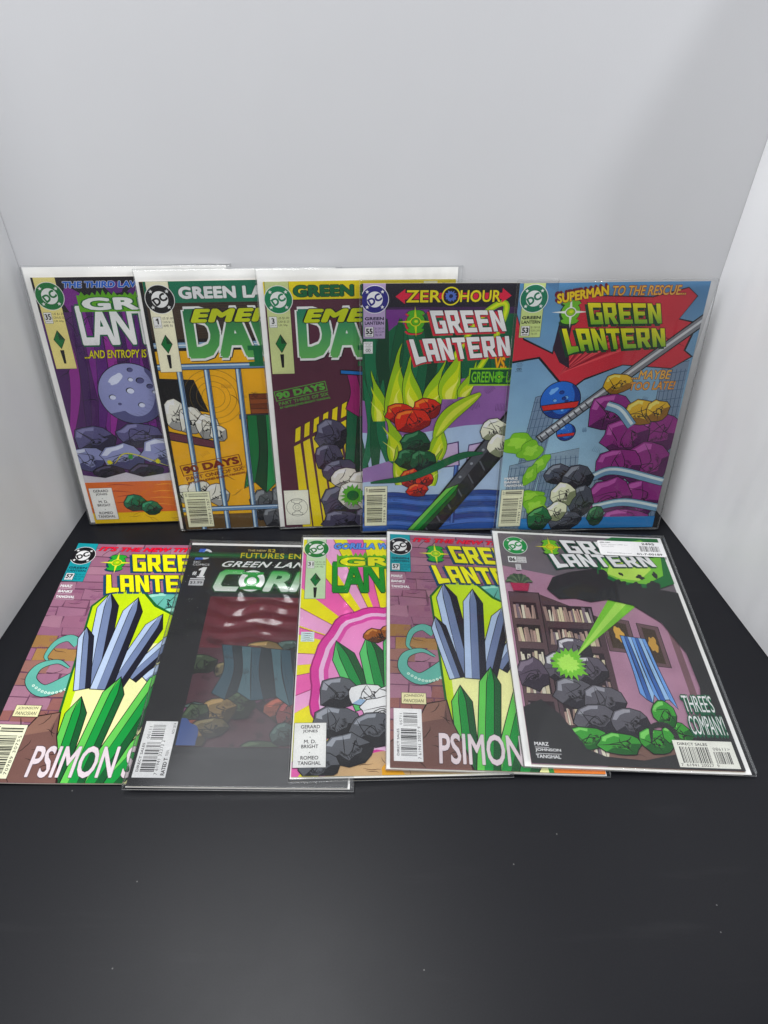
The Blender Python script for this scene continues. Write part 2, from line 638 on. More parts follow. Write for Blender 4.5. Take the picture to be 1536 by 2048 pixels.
    def drape(self, A, B, D, tones, n=7, seed=0):
        """Hanging cloth with folds between A and B, falling along D."""
        rd = random.Random(seed)
        A, B, D = Vector(A), Vector(B), Vector(D)
        lines = []
        for i in range(n + 1):
            t = i / n
            top = A.lerp(B, t)
            k = 1 + 0.09 * math.sin(i * 2.4 + seed)
            m = top + D * 0.5 + (B - A) * rd.uniform(-0.3, 0.3) / n
            lines.append(smooth_line([tuple(top), tuple(m), tuple(top + D * k + (B - A) * ((t - 0.5) * 0.25))], 6))
        out = [lines[0][0]] + [l[0] for l in lines[1:]] + lines[-1][1:] + [l[-1] for l in lines[-2::-1]] + lines[0][-2:0:-1]
        self.poly(offset_loop(out, 0.7), INK)
        for i in range(n):
            self.poly(lines[i] + lines[i + 1][::-1], tones[i % 3])
            for k in range(3):
                f = rd.randint(2, len(lines[i]) - 4)
                a, b = Vector(lines[i][f]), Vector(lines[i + 1][f])
                c_, d_ = Vector(lines[i][f + 2]), Vector(lines[i + 1][f + 2])
                u_ = rd.uniform(0.2, 0.5)
                self.ribbon([tuple(a.lerp(b, u_)), tuple(c_.lerp(d_, u_ + 0.1))], 0.6, INK, n=1)
        for l in lines[1:-1]:
            self.ribbon(l, 1.0, INK, n=1)

    def tongue(self, x, y, h, w, lean, seed, cols):
        """One tongue of fire."""
        for g, k, col in ((0.6, 1.0, INK), (0.0, 1.0, cols[0]), (0.0, 0.66, cols[1]), (0.0, 0.34, cols[2])):
            Lp, Rp = [], []
            for i in range(13):
                t = i / 12.0
                cx = x + lean * h * t ** 1.5 + math.sin(t * 5 + seed) * w * 0.2 * t
                hw = (w / 2 * (1 - t) ** 0.75 * (0.55 + 0.75 * math.sin(math.pi * min(1, t * 1.2 + 0.1)))) * k + g * (1 if t < 1 else 0.2)
                yy = y + h * (0.1 + 0.9 * k) * t
                Lp.append((cx - hw, yy))
                Rp.append((cx + hw, yy))
            m = len(Lp)
            self.tris(Lp + Rp, [(i, m + i, m + i + 1, i + 1) for i in range(m - 1)], col)

    def planet(self, cx, cy, r, tones, seed=0):
        rd = random.Random(seed)
        base, dark, light = tones[:3]
        self.ellipse(cx, cy, r + 0.8, r + 0.8, INK, n=48)
        self.ellipse(cx, cy, r, r, base, n=48)
        o = [(cx + r * math.cos(R(a)), cy + r * math.sin(R(a))) for a in range(-140, 61, 8)]
        i = [(cx + r * 0.18 + r * 0.86 * math.cos(R(a)) * 0.72 - r * 0.1, cy + r * 0.86 * math.sin(R(a)) + r * 0.1) for a in range(-130, 51, 8)]
        self.poly(o + i[::-1], dark)
        for k in range(9):
            a, q = rd.uniform(0, 6.28), rd.uniform(0.1, 0.8)
            x, y, e = cx + r * q * math.cos(a), cy + r * q * math.sin(a), r * rd.uniform(0.05, 0.14)
            self.ellipse(x, y, e, e * 0.8, INK, n=18)
            self.ellipse(x + e * 0.1, y - e * 0.1, e * 0.86, e * 0.68, dark if k % 2 else light, n=18)
        self.poly(self.blob_pts(cx - r * 0.42, cy + r * 0.5, r * 0.26, r * 0.12, 40, seed, 0.2, 20), light)
        for k in range(14):
            a = R(-120 + k * 12)
            x, y = cx + r * 0.62 * math.cos(a) + r * 0.05, cy + r * 0.8 * math.sin(a) + r * 0.06
            self.ribbon([(x, y), (x - r * 0.16, y + r * 0.08)], 0.6, INK, n=1)

    def spatter(self, x0, y0, x1, y1, n, seed, col=INK):
        """Pen hatching scattered over a background."""
        rd = random.Random(seed)
        for k in range(n):
            self.hatch(rd.uniform(x0, x1), rd.uniform(y0, y1), rd.uniform(4, 10), rd.uniform(3, 8), rd.uniform(-40, 40), rd.randint(5, 9), col, 0.45)

    def folds(self, x0, y0, x1, y1, cols, n, seed, w=7):
        rd = random.Random(seed)
        for i in range(n):
            t = (i + 0.5) / n
            ax, ay = x0 + (x1 - x0) * t + rd.uniform(-4, 4), y1
            bx, by = x0 + (x1 - x0) * ((t * 1.2 - 0.1)) + rd.uniform(-14, 14), y0
            m = ((ax + bx) / 2 + rd.uniform(-10, 10), (ay + by) / 2)
            self.ribbon([(ax, ay), m, (bx, by)], w * rd.uniform(0.7, 1.4), cols[i % len(cols)], ink=0.3)

    def cracks(self, x0, y0, x1, y1, n, seed, col=INK, ln=14, w=0.55):
        rd = random.Random(seed)
        for _ in range(n):
            x, y = rd.uniform(x0, x1), rd.uniform(y0, y1)
            p = [(x, y)]
            a = rd.uniform(-0.25, 0.25) if rd.random() < 0.75 else rd.uniform(1.1, 2.0)
            for k in range(4):
                a += rd.uniform(-0.5, 0.5)
                p.append((p[-1][0] + math.cos(a) * ln / 4 * rd.uniform(0.5, 1.3), p[-1][1] + math.sin(a) * ln / 4))
            self.ribbon(p, w, col, n=2)

    # --- lettering
    def text(self, s, o, u, v, col, bold=0.0, spacing=1.0, shear=0.0, outline=None, ow=0.06, shadow=None, sh=(1.0, -1.0)):
        if self.part.startswith('caption_lettering'):
            self.new('caption_lettering')
        vs, fs = glyph_mesh(s, 0.0, spacing, shear)
        if not vs:
            return
        bold = max(0.0, bold)
        bx0, bx1 = min(p[0] for p in vs) - bold, max(p[0] for p in vs) + bold
        by0, by1 = min(p[1] for p in vs) - bold, max(p[1] for p in vs) + bold

        def strike(r, col_, dx=0.0, dy=0.0):
            """Print the word several times round a small circle: a heavier weight of the same letters."""
            k = 1 if r < 0.004 else (4 if r < 0.02 else 8)
            for q in range(k):
                t = math.pi * 2 * (q + 0.5) / k
                ox, oy = (0.0, 0.0) if k == 1 else (r * math.cos(t), r * math.sin(t))
                out = []
                for x, y in vs:
                    a, b = (x + ox - bx0) / (bx1 - bx0), (y + oy - by0) / (by1 - by0)
                    out.append((o[0] + u[0] * a + v[0] * b + dx, o[1] + u[1] * a + v[1] * b + dy))
                self.tris(out, fs, col_)
        if shadow is not None:
            strike(bold + ow, shadow, *sh)
        if outline is not None:
            strike(bold + ow, outline)
        strike(bold, col)
        if bold >= 0.02:
            strike(0.0, col)

    def block(self, s, tl, tr, bl, br, col, outline=None, ow=0.5, shadow=None, sh=(1.6, -1.6), gap=1.1):
        wid = [BLOCK[ch][0] for ch in s]
        tot = sum(wid) + gap * (len(s) - 1)
        x = 0
        L = []
        for ch, w in zip(s, wid):
            loops = []
            for loop in BLOCK[ch][1]:
                q = []
                for px, py in loop:
                    a, b = (x + px) / tot, py / 10.0
                    t = [tl[i] * (1 - a) + tr[i] * a for i in (0, 1)]
                    d = [bl[i] * (1 - a) + br[i] * a for i in (0, 1)]
                    q.append((d[0] * (1 - b) + t[0] * b, d[1] * (1 - b) + t[1] * b))
                loops.append(q)
            L.append(loops)
            x += w + gap
        if shadow is not None:
            for l in L:
                k = [offset_loop(l[0], ow)] + [offset_loop(h, -ow) for h in l[1:]]
                self.poly([(p[0] + sh[0], p[1] + sh[1]) for p in k[0]], shadow, [[(p[0] + sh[0], p[1] + sh[1]) for p in h] for h in k[1:]])
        if outline is not None:
            for l in L:
                self.poly(offset_loop(l[0], ow), outline, [offset_loop(h, -ow) for h in l[1:]])
        for l in L:
            self.poly(l[0], col, l[1:])

    # --- recurring marks
    def bullet(self, cx, cy, r, col):
        self.part = 'publisher_emblem'
        self.ellipse(cx, cy, r, r, WHITE)
        self.ellipse(cx, cy, r * 0.955, r * 0.955, col)
        self.ellipse(cx, cy, r * 0.56, r * 0.56, WHITE)
        a = R(31)
        u, v = (math.cos(a), math.sin(a)), (-math.sin(a), math.cos(a))
        w, h = r * 1.0, r * 0.56
        o = (cx - u[0] * w / 2 - v[0] * h / 2, cy - u[1] * w / 2 - v[1] * h / 2)
        self.text('DC', o, (u[0] * w, u[1] * w), (v[0] * h, v[1] * h), col, bold=0.05, spacing=1.02)
        for k in (58, 148, 238, 328):
            self.star(cx + math.cos(R(k - 13)) * r * 0.76, cy + math.sin(R(k - 13)) * r * 0.76, r * 0.15, WHITE)

    def lantern(self, cx, cy, r, green, star_c, eye, shadow=None, edge=INK):
        self.part = 'title_lettering'

        def body(dx, dy, g, c):
            q = r * 0.86 + g
            self.ellipse(cx + dx, cy + dy, q, q, c)
            for sg in (1, -1):
                self.poly([(cx + dx + a * (r + g), cy + dy + sg * (b * r + g * (1 if b > 0.66 else -1))) for a, b in
                           ((-0.5, 0.6), (0.5, 0.6), (0.86, 0.78), (0.66, 1.0), (0.3, 1.1), (-0.3, 1.1), (-0.66, 1.0), (-0.86, 0.78))], c)
        if shadow:
            body(-r * 0.12, -r * 0.14, 0.5, shadow)
        body(0, 0, 0.45, edge)
        body(0, 0, 0, green)
        for k, ln in ((0, 1.75), (90, 1.5), (180, 1.75), (270, 1.5)):
            c, s = math.cos(R(k + 4 * (k % 180 > 0))), math.sin(R(k + 4 * (k % 180 > 0)))
            self.poly([(cx - s * r * 0.17, cy + c * r * 0.17), (cx + s * r * 0.17, cy - c * r * 0.17), (cx + c * r * ln, cy + s * r * ln)], star_c)
        self.ellipse(cx, cy, r * 0.52, r * 0.46, star_c)
        self.ellipse(cx, cy, r * 0.42, r * 0.36, INK)
        self.ellipse(cx, cy, r * 0.38, r * 0.32, eye)
        self.ellipse(cx + r * 0.05, cy + r * 0.04, r * 0.17, r * 0.13, (206, 214, 70))

    def bars_h(self, x0, y0, x1, y1, seed, thin=0.55):
        """Bar code whose bars run across (stacked upwards)."""
        rd = random.Random(seed)
        y = y0
        vs, fs = [], []
        while y < y1 - 0.4:
            t = rd.choice((0.35, 0.35, 0.7, 1.05)) * thin / 0.55
            k = len(vs)
            vs += [(x0, y), (x1, y), (x1, min(y1, y + t)), (x0, min(y1, y + t))]
            fs.append((k, k + 1, k + 2, k + 3))
            y += t + rd.choice((0.35, 0.4, 0.75, 1.0)) * thin / 0.55
        self.tris(vs, fs, INK)

    def bars_v(self, x0, y0, x1, y1, seed):
        rd = random.Random(seed)
        x = x0
        vs, fs = [], []
        while x < x1 - 0.4:
            t = rd.choice((0.35, 0.35, 0.6, 0.9))
            k = len(vs)
            vs += [(x, y0), (min(x1, x + t), y0), (min(x1, x + t), y1), (x, y1)]
            fs.append((k, k + 1, k + 2, k + 3))
            x += t + rd.choice((0.35, 0.4, 0.7, 0.9))
        self.tris(vs, fs, INK)

    def newsstand_code(self, x0, y0, x1, y1, seed, ext='', digits=''):
        self.part = 'barcode_box'
        self.rect(x0 - 0.3, y0 - 0.3, x1 + 0.3, y1 + 0.3, INK)
        self.rect(x0, y0, x1, y1, CREAM)
        w, h = x1 - x0, y1 - y0
        self.bars_h(x0 + w * 0.18, y0 + h * 0.86, x1 - w * 0.08, y1 - h * 0.04, seed)
        self.bars_h(x0 + w * 0.10, y0 + h * 0.09, x1 - w * 0.2, y0 + h * 0.79, seed + 1)
        if ext:
            self.text(ext, (x0 + w * 0.15, y0 + h * 0.87), (0, h * 0.09), (-w * 0.09, 0), INK)
        if digits:
            self.text(digits, (x1 - w * 0.05, y0 + h * 0.07), (0, h * 0.72), (-w * 0.1, 0), INK, spacing=1.2)

    def direct_code(self, x0, y0, x1, y1, seed, ext, digits, rated=False):
        self.part = 'barcode_box'
        self.rect(x0, y0, x1, y1, (244, 243, 236))
        w, h = x1 - x0, y1 - y0
        k = 0.78 if rated else 1.0
        self.bars_h(x0 + w * 0.34 * k, y0 + h * 0.66, x0 + w * 0.84 * k, y0 + h * 0.93, seed)
        self.bars_h(x0 + w * 0.25 * k, y0 + h * 0.10, x0 + w * 0.80 * k, y0 + h * 0.62, seed + 1)
        self.text(ext, (x0 + w * 0.30 * k, y0 + h * 0.68), (0, h * 0.22), (-w * 0.09, 0), INK, spacing=1.25)
        self.text('DIRECT SALES', (x0 + w * 0.19 * k, y0 + h * 0.10), (0, h * 0.50), (-w * 0.08, 0), INK, bold=0.015)
        self.text(digits, (x0 + w * 0.94 * k, y0 + h * 0.05), (0, h * 0.60), (-w * 0.10, 0), INK, spacing=1.15)
        if rated:
            self.text('RATED T', (x0 + w * 0.95, y0 + h * 0.04), (0, h * 0.30), (-w * 0.12, 0), INK, bold=0.035)
            self.text('TEEN', (x0 + w * 0.93, y0 + h * 0.37), (0, h * 0.10), (-w * 0.08, 0), INK)
            self.text('NOV 2014', (x0 + w * 0.96, y0 + h * 0.77), (0, h * 0.20), (-w * 0.08, 0), INK)

    def credit_box(self, x0, y0, x1, y1):
        self.part = 'credit_box'
        self.rect(x0 - 0.3, y0 - 0.3, x1 + 0.3, y1 + 0.3, INK)
        self.rect(x0, y0, x1, y1, (238, 236, 226))
        h, m = y1 - y0, (x0 + x1) / 2
        rows = (('GERARD', 0.87, 15.5), ('JONES', 0.76, 12), ('M. D.', 0.53, 9.5), ('BRIGHT', 0.42, 13.5), ('ROMEO', 0.17, 14), ('TANGHAL', 0.055, 18))
        for s, t, w in rows:
            self.text(s, (m - w / 2, y0 + h * t), (w, 0), (0, h * 0.082), INK, bold=0.018)
        for t in (0.67, 0.325):
            self.ellipse(m, y0 + h * t, 0.45, 0.45, INK, n=10)

    def price_strip(self, x0, x1, y0, col, num, date, prices, ytop=258.8):
        """Publisher strip of the early issues: number box, prices, and a plain green device below."""
        self.part = 'issue_box'
        self.rect(x0 - 0.3, y0 - 0.3, x1 + 0.3, ytop, INK)
        self.rect(x0, y0, x1, ytop, col)
        self.rect(x0 + 1.0, 218.0, x0 + 8.2, 228.2, INK)
        self.rect(x0 + 1.25, 218.25, x0 + 7.95, 227.95, WHITE)
        nw = 5.4 if len(num) > 1 else 2.6
        if num == '1':
            a = x0 + 4.7
            self.poly([(a - 0.1, 221.4), (a + 1.1, 221.4), (a + 1.1, 226.8), (a + 0.1, 226.8), (a - 1.3, 225.6), (a - 1.3, 224.4), (a - 0.1, 225.0)], INK)
        else:
            self.text(num, (x0 + 4.6 - nw / 2, 221.4), (nw, 0), (0, 5.4), INK, bold=0.03)
        self.text(date, (x0 + 1.9, 219.2), (5.4, 0), (0, 1.3), INK)
        for i, p in enumerate(prices):
            self.text(p, (x0 + 9.2, 225.4 - 3.3 * i), (9.6 if i < 2 else 8, 0), (0, 2.3), INK)
        mx = (x0 + x1) / 2
        G, D = (22, 110, 58), (12, 66, 36)
        self.poly([(mx, 212), (mx + 5.2, 203), (mx, 194), (mx - 5.2, 203)], INK)
        self.poly([(mx, 211), (mx + 4.6, 203), (mx, 195), (mx - 4.6, 203)], G)
        self.poly([(mx, 211), (mx + 4.6, 203), (mx, 203)], D)
        self.poly([(mx - 1.8, 193), (mx + 1.8, 193), (mx + 1.0, 180), (mx - 1.0, 180)], INK)

    def title_strip(self, x0, x1, y0, col, num, txt_col, prices):
        self.part = 'issue_box'
        self.rect(x0 - 0.3, y0 - 0.3, x1 + 0.3, 258.8, INK)
        self.rect(x0, y0, x1, 258.8, col)
        w = x1 - x0
        self.text('GREEN', (x0 + w * 0.06, y0 + 16.6), (w * 0.88, 0), (0, 3.0), txt_col, bold=0.05, spacing=1.05)
        self.text('LANTERN', (x0 + w * 0.06, y0 + 12.6), (w * 0.88, 0), (0, 3.0), txt_col, bold=0.035)
        self.rect(x0 + w * 0.06, y0 + 1.4, x0 + w * 0.49, y0 + 10.6, INK)
        self.rect(x0 + w * 0.08, y0 + 1.7, x0 + w * 0.46, y0 + 10.4, WHITE)
        self.text(num, (x0 + w * 0.11, y0 + 3.9), (w * 0.32, 0), (0, 5.4), INK, bold=0.045)
        self.rect(x0 + w * 0.14, y0 + 2.4, x0 + w * 0.40, y0 + 2.9, INK)
        for i, p in enumerate(prices):
            self.text(p, (x0 + w * 0.54, y0 + 8.0 - 3.0 * i), (w * (0.42 if i < 2 else 0.32), 0), (0, 2.2), txt_col)

    def code_stamp(self, x0, y0, x1, y1, bgc=WHITE, col=INK):
        self.part = 'issue_box'
        if bgc:
            self.rect(x0, y0, x1, y1, bgc)
        w, h = x1 - x0, y1 - y0
        for i, s in enumerate(('APPROVED', 'BY THE', 'COMICS', 'CODE')):
            q = (0.84, 0.5, 0.74, 0.52)[i] * w
            self.text(s, ((x0 + x1 - q) / 2, y1 - h * (0.16 + 0.135 * i)), (q, 0), (0, h * 0.085), col)
        self.ring((x0 + x1) / 2 - w * 0.13, y0 + h * 0.27, w * 0.15, w * 0.09, col, 14)
        self.ring((x0 + x1) / 2 + w * 0.13, y0 + h * 0.27, w * 0.15, w * 0.09, col, 14)
        self.text('AUTHORITY', (x0 + w * 0.08, y0 + h * 0.04), (w * 0.84, 0), (0, h * 0.08), col)


# ------------------------------------------------------------------ the ten covers
def vgrad(y0, c0, y1, c1):
    a, b = lin(c0), lin(c1)

    def f(x, y):
        t = min(1, max(0, (y - y0) / (y1 - y0)))
        return tuple(a[i] * (1 - t) + b[i] * t for i in range(3))
    return f


def flame_title(c, word, x0, x1, y0, y1, fill, flame, edge):
    n = 26
    top = []
    rd = random.Random(len(word) + int(x0))
    for i in range(n):
        t = i / (n - 1)
        top.append((x0 - 3 + (x1 - x0 + 6) * t, y1 + 2.2 + (3.6 + 2.5 * math.sin(t * 7)) * rd.random()))
        top.append((x0 - 3 + (x1 - x0 + 6) * (t + 0.5 / n), y1 + 1.6))
    c.poly([(x0 - 3, y0 - 1.4), (x1 + 3, y0 - 1.4)] + top[::-1], flame)
    c.text(word, (x0, y0), (x1 - x0, 0), (0, y1 - y0), fill, bold=0.05, spacing=1.05, outline=edge, ow=0.045)


def cover_35():
    c = Cover((74, 36, 92))
    V, P, D = (116, 44, 130), (88, 40, 112), (40, 26, 52)
    c.rect(0, 228, 168.3, 258.8, (30, 26, 34))
    for i, (x, y, w, h) in enumerate(((30, 240, 9, 12), (96, 246, 16, 9), (132, 240, 13, 14), (70, 250, 9, 6), (155, 248, 10, 9))):
        c.poly([(x - w, y), (x - w * 0.2, y + h), (x + w, y + h * 0.4), (x + w * 0.6, y - h * 0.8), (x - w * 0.4, y - h)], (V, P)[i % 2])
    c.folds(-6, 96, 175, 234, (V, P, (140, 52, 140), (66, 34, 88)), 19, 3, 9)
    c.cracks(2, 100, 160, 225, 26, 5, D, 22, 0.9)
    c.spatter(22, 100, 160, 225, 22, 3, D)
    Lv, Ld, Lh = (142, 146, 186), (84, 84, 124), (206, 210, 230)
    # stand-in art: pale moon over a field of rocks
    c.planet(66, 148, 31, (Lv, Ld, Lh), 3)
    c.pile(((122, 112, 26, 20), (20, 100, 20, 15), (64, 104, 22, 14), (150, 94, 24, 17)), ((92, 88, 128), (46, 42, 66), (132, 130, 170)), 2)
    c.pile(((8, 78, 20, 14), (44, 80, 22, 15), (88, 84, 26, 17), (130, 76, 24, 15), (164, 72, 16, 14)), (Lv, (70, 70, 108), Lh), 8)
    c.pile(((28, 62, 16, 8), (64, 62, 18, 9), (106, 62, 20, 10), (146, 60, 18, 9)), ((44, 40, 54), (24, 22, 30), (84, 78, 104)), 20)
    c.poly([(0, 46), (0, 60), (22, 56), (44, 62), (60, 56), (92, 61), (124, 55), (150, 62), (168.3, 57), (168.3, 46)], (196, 192, 200))
    c.rect(0, 0, 168.3, 51, (206, 112, 62))
    for i in range(16):
        x = (i * 41) % 168
        c.ribbon([(x - 12, 20 + (i * 13) % 30), (x, 21 + (i * 13) % 30), (x + 16, 19 + (i * 13) % 30)], 1.1, ((228, 152, 78), (160, 70, 44))[i % 2], n=3)
    c.rect(0, 0, 168.3, 13, (222, 190, 40))
    c.cracks(28, 1, 160, 12, 14, 8, (150, 110, 30), 14, 0.5)
    c.pile(((46, 24, 13, 10), (62, 18, 11, 8)), ((20, 106, 76), (10, 60, 44), (70, 160, 120)), 31)
    for i, (x, y) in enumerate(((30, 74), (52, 80), (78, 74), (96, 66))):
        c.burst(x, y, 2.6, ((206, 200, 50), (60, 140, 60))[i % 2], 8, 0.4, i)
    c.ribbon([(34, 72), (50, 84), (88, 68)], 1.2, (206, 200, 50))
    c.price_strip(2, 20.6, 175, (226, 214, 146), '35', 'JAN 93', ('US $1.25', 'CAN $1.50', 'UK 60p'))
    c.bullet(12.5, 242.5, 12.6, (24, 112, 60))
    c.part = 'title_lettering'
    c.text('LANTERN', (31.5, 197), (112, 0), (0, 37), WHITE, bold=0.035, spacing=0.9, outline=(18, 92, 62), ow=0.035)
    flame_title(c, 'GREEN', 38.5, 150, 229.5, 241, WHITE, (96, 160, 40), (26, 100, 44))
    c.new('caption_lettering')
    c.text('THE THIRD LAW', (26, 249.4), (68, 0), (0, 5.8), (30, 98, 190), bold=0.05, shear=0.2, outline=WHITE, ow=0.035)
    c.text('...AND ENTROPY IS', (30, 184.4), (57, 0), (0, 8), (214, 206, 60), bold=0.02, shear=0.25, outline=INK, ow=0.04)
    c.credit_box(2.2, 5, 25.5, 44)
    return c


def stamp(c, l1, l2, l3, o, ang, w, col):
    c.new('caption_lettering')
    a = R(ang)
    u, v = Vector((math.cos(a), math.sin(a))), Vector((-math.sin(a), math.cos(a)))
    o = Vector(o)
    h = w * 0.205

    def q(x, y):
        p = o + u * x + v * y
        return (p.x, p.y)
    c.part = 'stamp_frame'
    for x0, y0, x1, y1 in ((0, 0, w, 0.7), (0, h - 0.7, w, h), (0, 0.7, 0.7, h - 0.7), (w - 0.7, 0.7, w, h - 0.7)):
        c.poly([q(x0, y0), q(x1, y0), q(x1, y1), q(x0, y1)], col)
    c.new('caption_lettering')
    c.text(l1, q(w * 0.03, h * 0.17), tuple(u * w * 0.94), tuple(v * h * 0.68), col, bold=0.055, spacing=1.02)
    c.text(l2, q(w * 0.03, -h * 0.47), tuple(u * w * 0.97), tuple(v * h * 0.34), col, bold=0.012)
    c.text(l3, q(w * 0.03, -h * 0.86), tuple(u * w * 0.99), tuple(v * h * 0.26), col, bold=0.03)


def dawn_title(c, ex0, hi, lo):
    c.part = 'title_lettering'
    c.text('DAWN', (ex0, 188), (134, 0), (0, 47), vgrad(188, lo, 236, hi), bold=0.055, spacing=1.02, outline=WHITE, ow=0.04, shadow=INK, sh=(0.8, -0.8))
    c.text('EMERALD', (ex0 + 6, 222), (130, 0), (0, 12.5), (190, 200, 56), bold=0.06, spacing=1.12, shear=0.25, outline=INK, ow=0.05)
    for x in (ex0 + 54, ex0 + 76):
        c.poly([(x, 180), (x + 18, 180), (x + 18, 184.5), (x + 13, 184.5), (x + 13, 195.5), (x + 18, 195.5), (x + 18, 200), (x, 200), (x, 195.5), (x + 5, 195.5), (x + 5, 184.5), (x, 184.5)], (20, 104, 62))


def cover_e1():
    c = Cover((226, 172, 36))
    c.rect(0, 0, 168.3, 18, (96, 74, 44))
    c.rect(0, 204, 168.3, 240, (64, 50, 40))
    for i in range(16):
        c.ribbon([(28, 205 + i * 2.2), (90, 206 + i * 2.2), (168, 205 + i * 2.2)], 0.6, (38, 30, 28), n=3)
    c.rect(0, 196, 168.3, 207, (28, 26, 30))
    c.rect(2, 199, 168.3, 204, (132, 160, 190))
    c.rect(2, 201, 168.3, 202, (216, 226, 236))
    c.cracks(40, 22, 160, 170, 22, 2, (92, 62, 24), 14, 0.7)
    c.spatter(30, 20, 160, 170, 16, 5, (150, 104, 24))
    # cell corner: plain bunk, folded cloth
    c.poly([(2, 170), (34, 168), (44, 134), (2, 142)], (24, 22, 24))
    c.pile(((12, 132, 12, 16), (26, 126, 12, 15), (40, 120, 11, 14), (50, 112, 8, 9)), ((222, 220, 210), (150, 150, 148), (244, 242, 236)), 2)
    c.poly([(2, 116), (2, 106), (50, 94), (50, 103)], INK)
    c.poly([(2, 115), (2, 107), (50, 95), (50, 102)], (98, 52, 64))
    c.pile(((8, 44, 12, 12), (24, 48, 12, 12), (40, 42, 12, 13)), ((222, 220, 210), (150, 150, 148), (244, 242, 236)), 12)
    for r in (11, 16, 22, 28):
        c.ring(50, 150, r, r - 0.35, (112, 92, 40), 48)
    # stand-in art behind the bars: a green blanket over a rail, grey sacks, a wooden crate
    c.pile(((88, 28, 16, 20), (112, 30, 18, 24), (140, 28, 18, 22), (100, 12, 16, 14)), ((84, 86, 92), (34, 34, 40), (138, 142, 148)), 4)
    c.rect(72, 126.4, 168.3, 131.6, INK)
    c.rect(72, 127, 168.3, 131, (96, 98, 106))
    c.drape((80, 130), (150, 130), (-2, -80), ((28, 112, 62), (14, 66, 38), (46, 138, 80)), 8, 3)
    c.rect(83.4, 131.4, 110.6, 152.6, INK)
    for k in range(4):
        c.rect(84, 132 + k * 5.1, 110, 136.6 + k * 5.1, ((140, 76, 42), (116, 60, 34))[k % 2])
    c.spatter(84, 132, 110, 152, 4, 8, (70, 34, 22))
    for x in (22, 47, 76, 106, 136):
        c.rect(x - 2.7, 0, x + 2.7, 180, INK)
        c.rect(x - 2.2, 0, x + 2.2, 180, (118, 150, 186))
        c.rect(x - 1.5, 0, x - 0.2, 180, (206, 222, 236))
        c.rect(x + 1.0, 0, x + 1.8, 180, (44, 58, 84))
    for y in (181, 25):
        c.rect(2, y - 3.2, 168.3, y + 3.2, INK)
        c.rect(2, y - 2.5, 168.3, y + 2.5, (104, 136, 172))
        c.rect(2, y + 0.4, 168.3, y + 1.6, (200, 216, 230))
    c.rect(0, 0, 3, 258.8, (26, 24, 26))
    c.part = 'title_lettering'
    c.rect(3, 240, 168.3, 258.8, (24, 112, 84))
    dawn_title(c, 33, (26, 104, 70), (96, 166, 92))
    c.text('GREEN LANTERN', (32, 243.2), (126, 0), (0, 11), WHITE, bold=0.055, spacing=1.05, outline=(12, 62, 44), ow=0.03)
    c.price_strip(5.5, 24.6, 176.5, (230, 224, 200), '1', 'APR 91', ('US $1.00', 'CAN $1.25', 'APR 91'))
    c.bullet(15.5, 243.5, 12.9, (24, 22, 24))
    stamp(c, '90 DAYS', 'PART ONE OF SIX', 'BY GIFFEN-JONES-BRIGHT-TANGHAL', (9.5, 65), 10.5, 61, (118, 44, 30))
    c.newsstand_code(6, 3.2, 32.5, 46.5, 5, '05', '70989 32787')
    return c


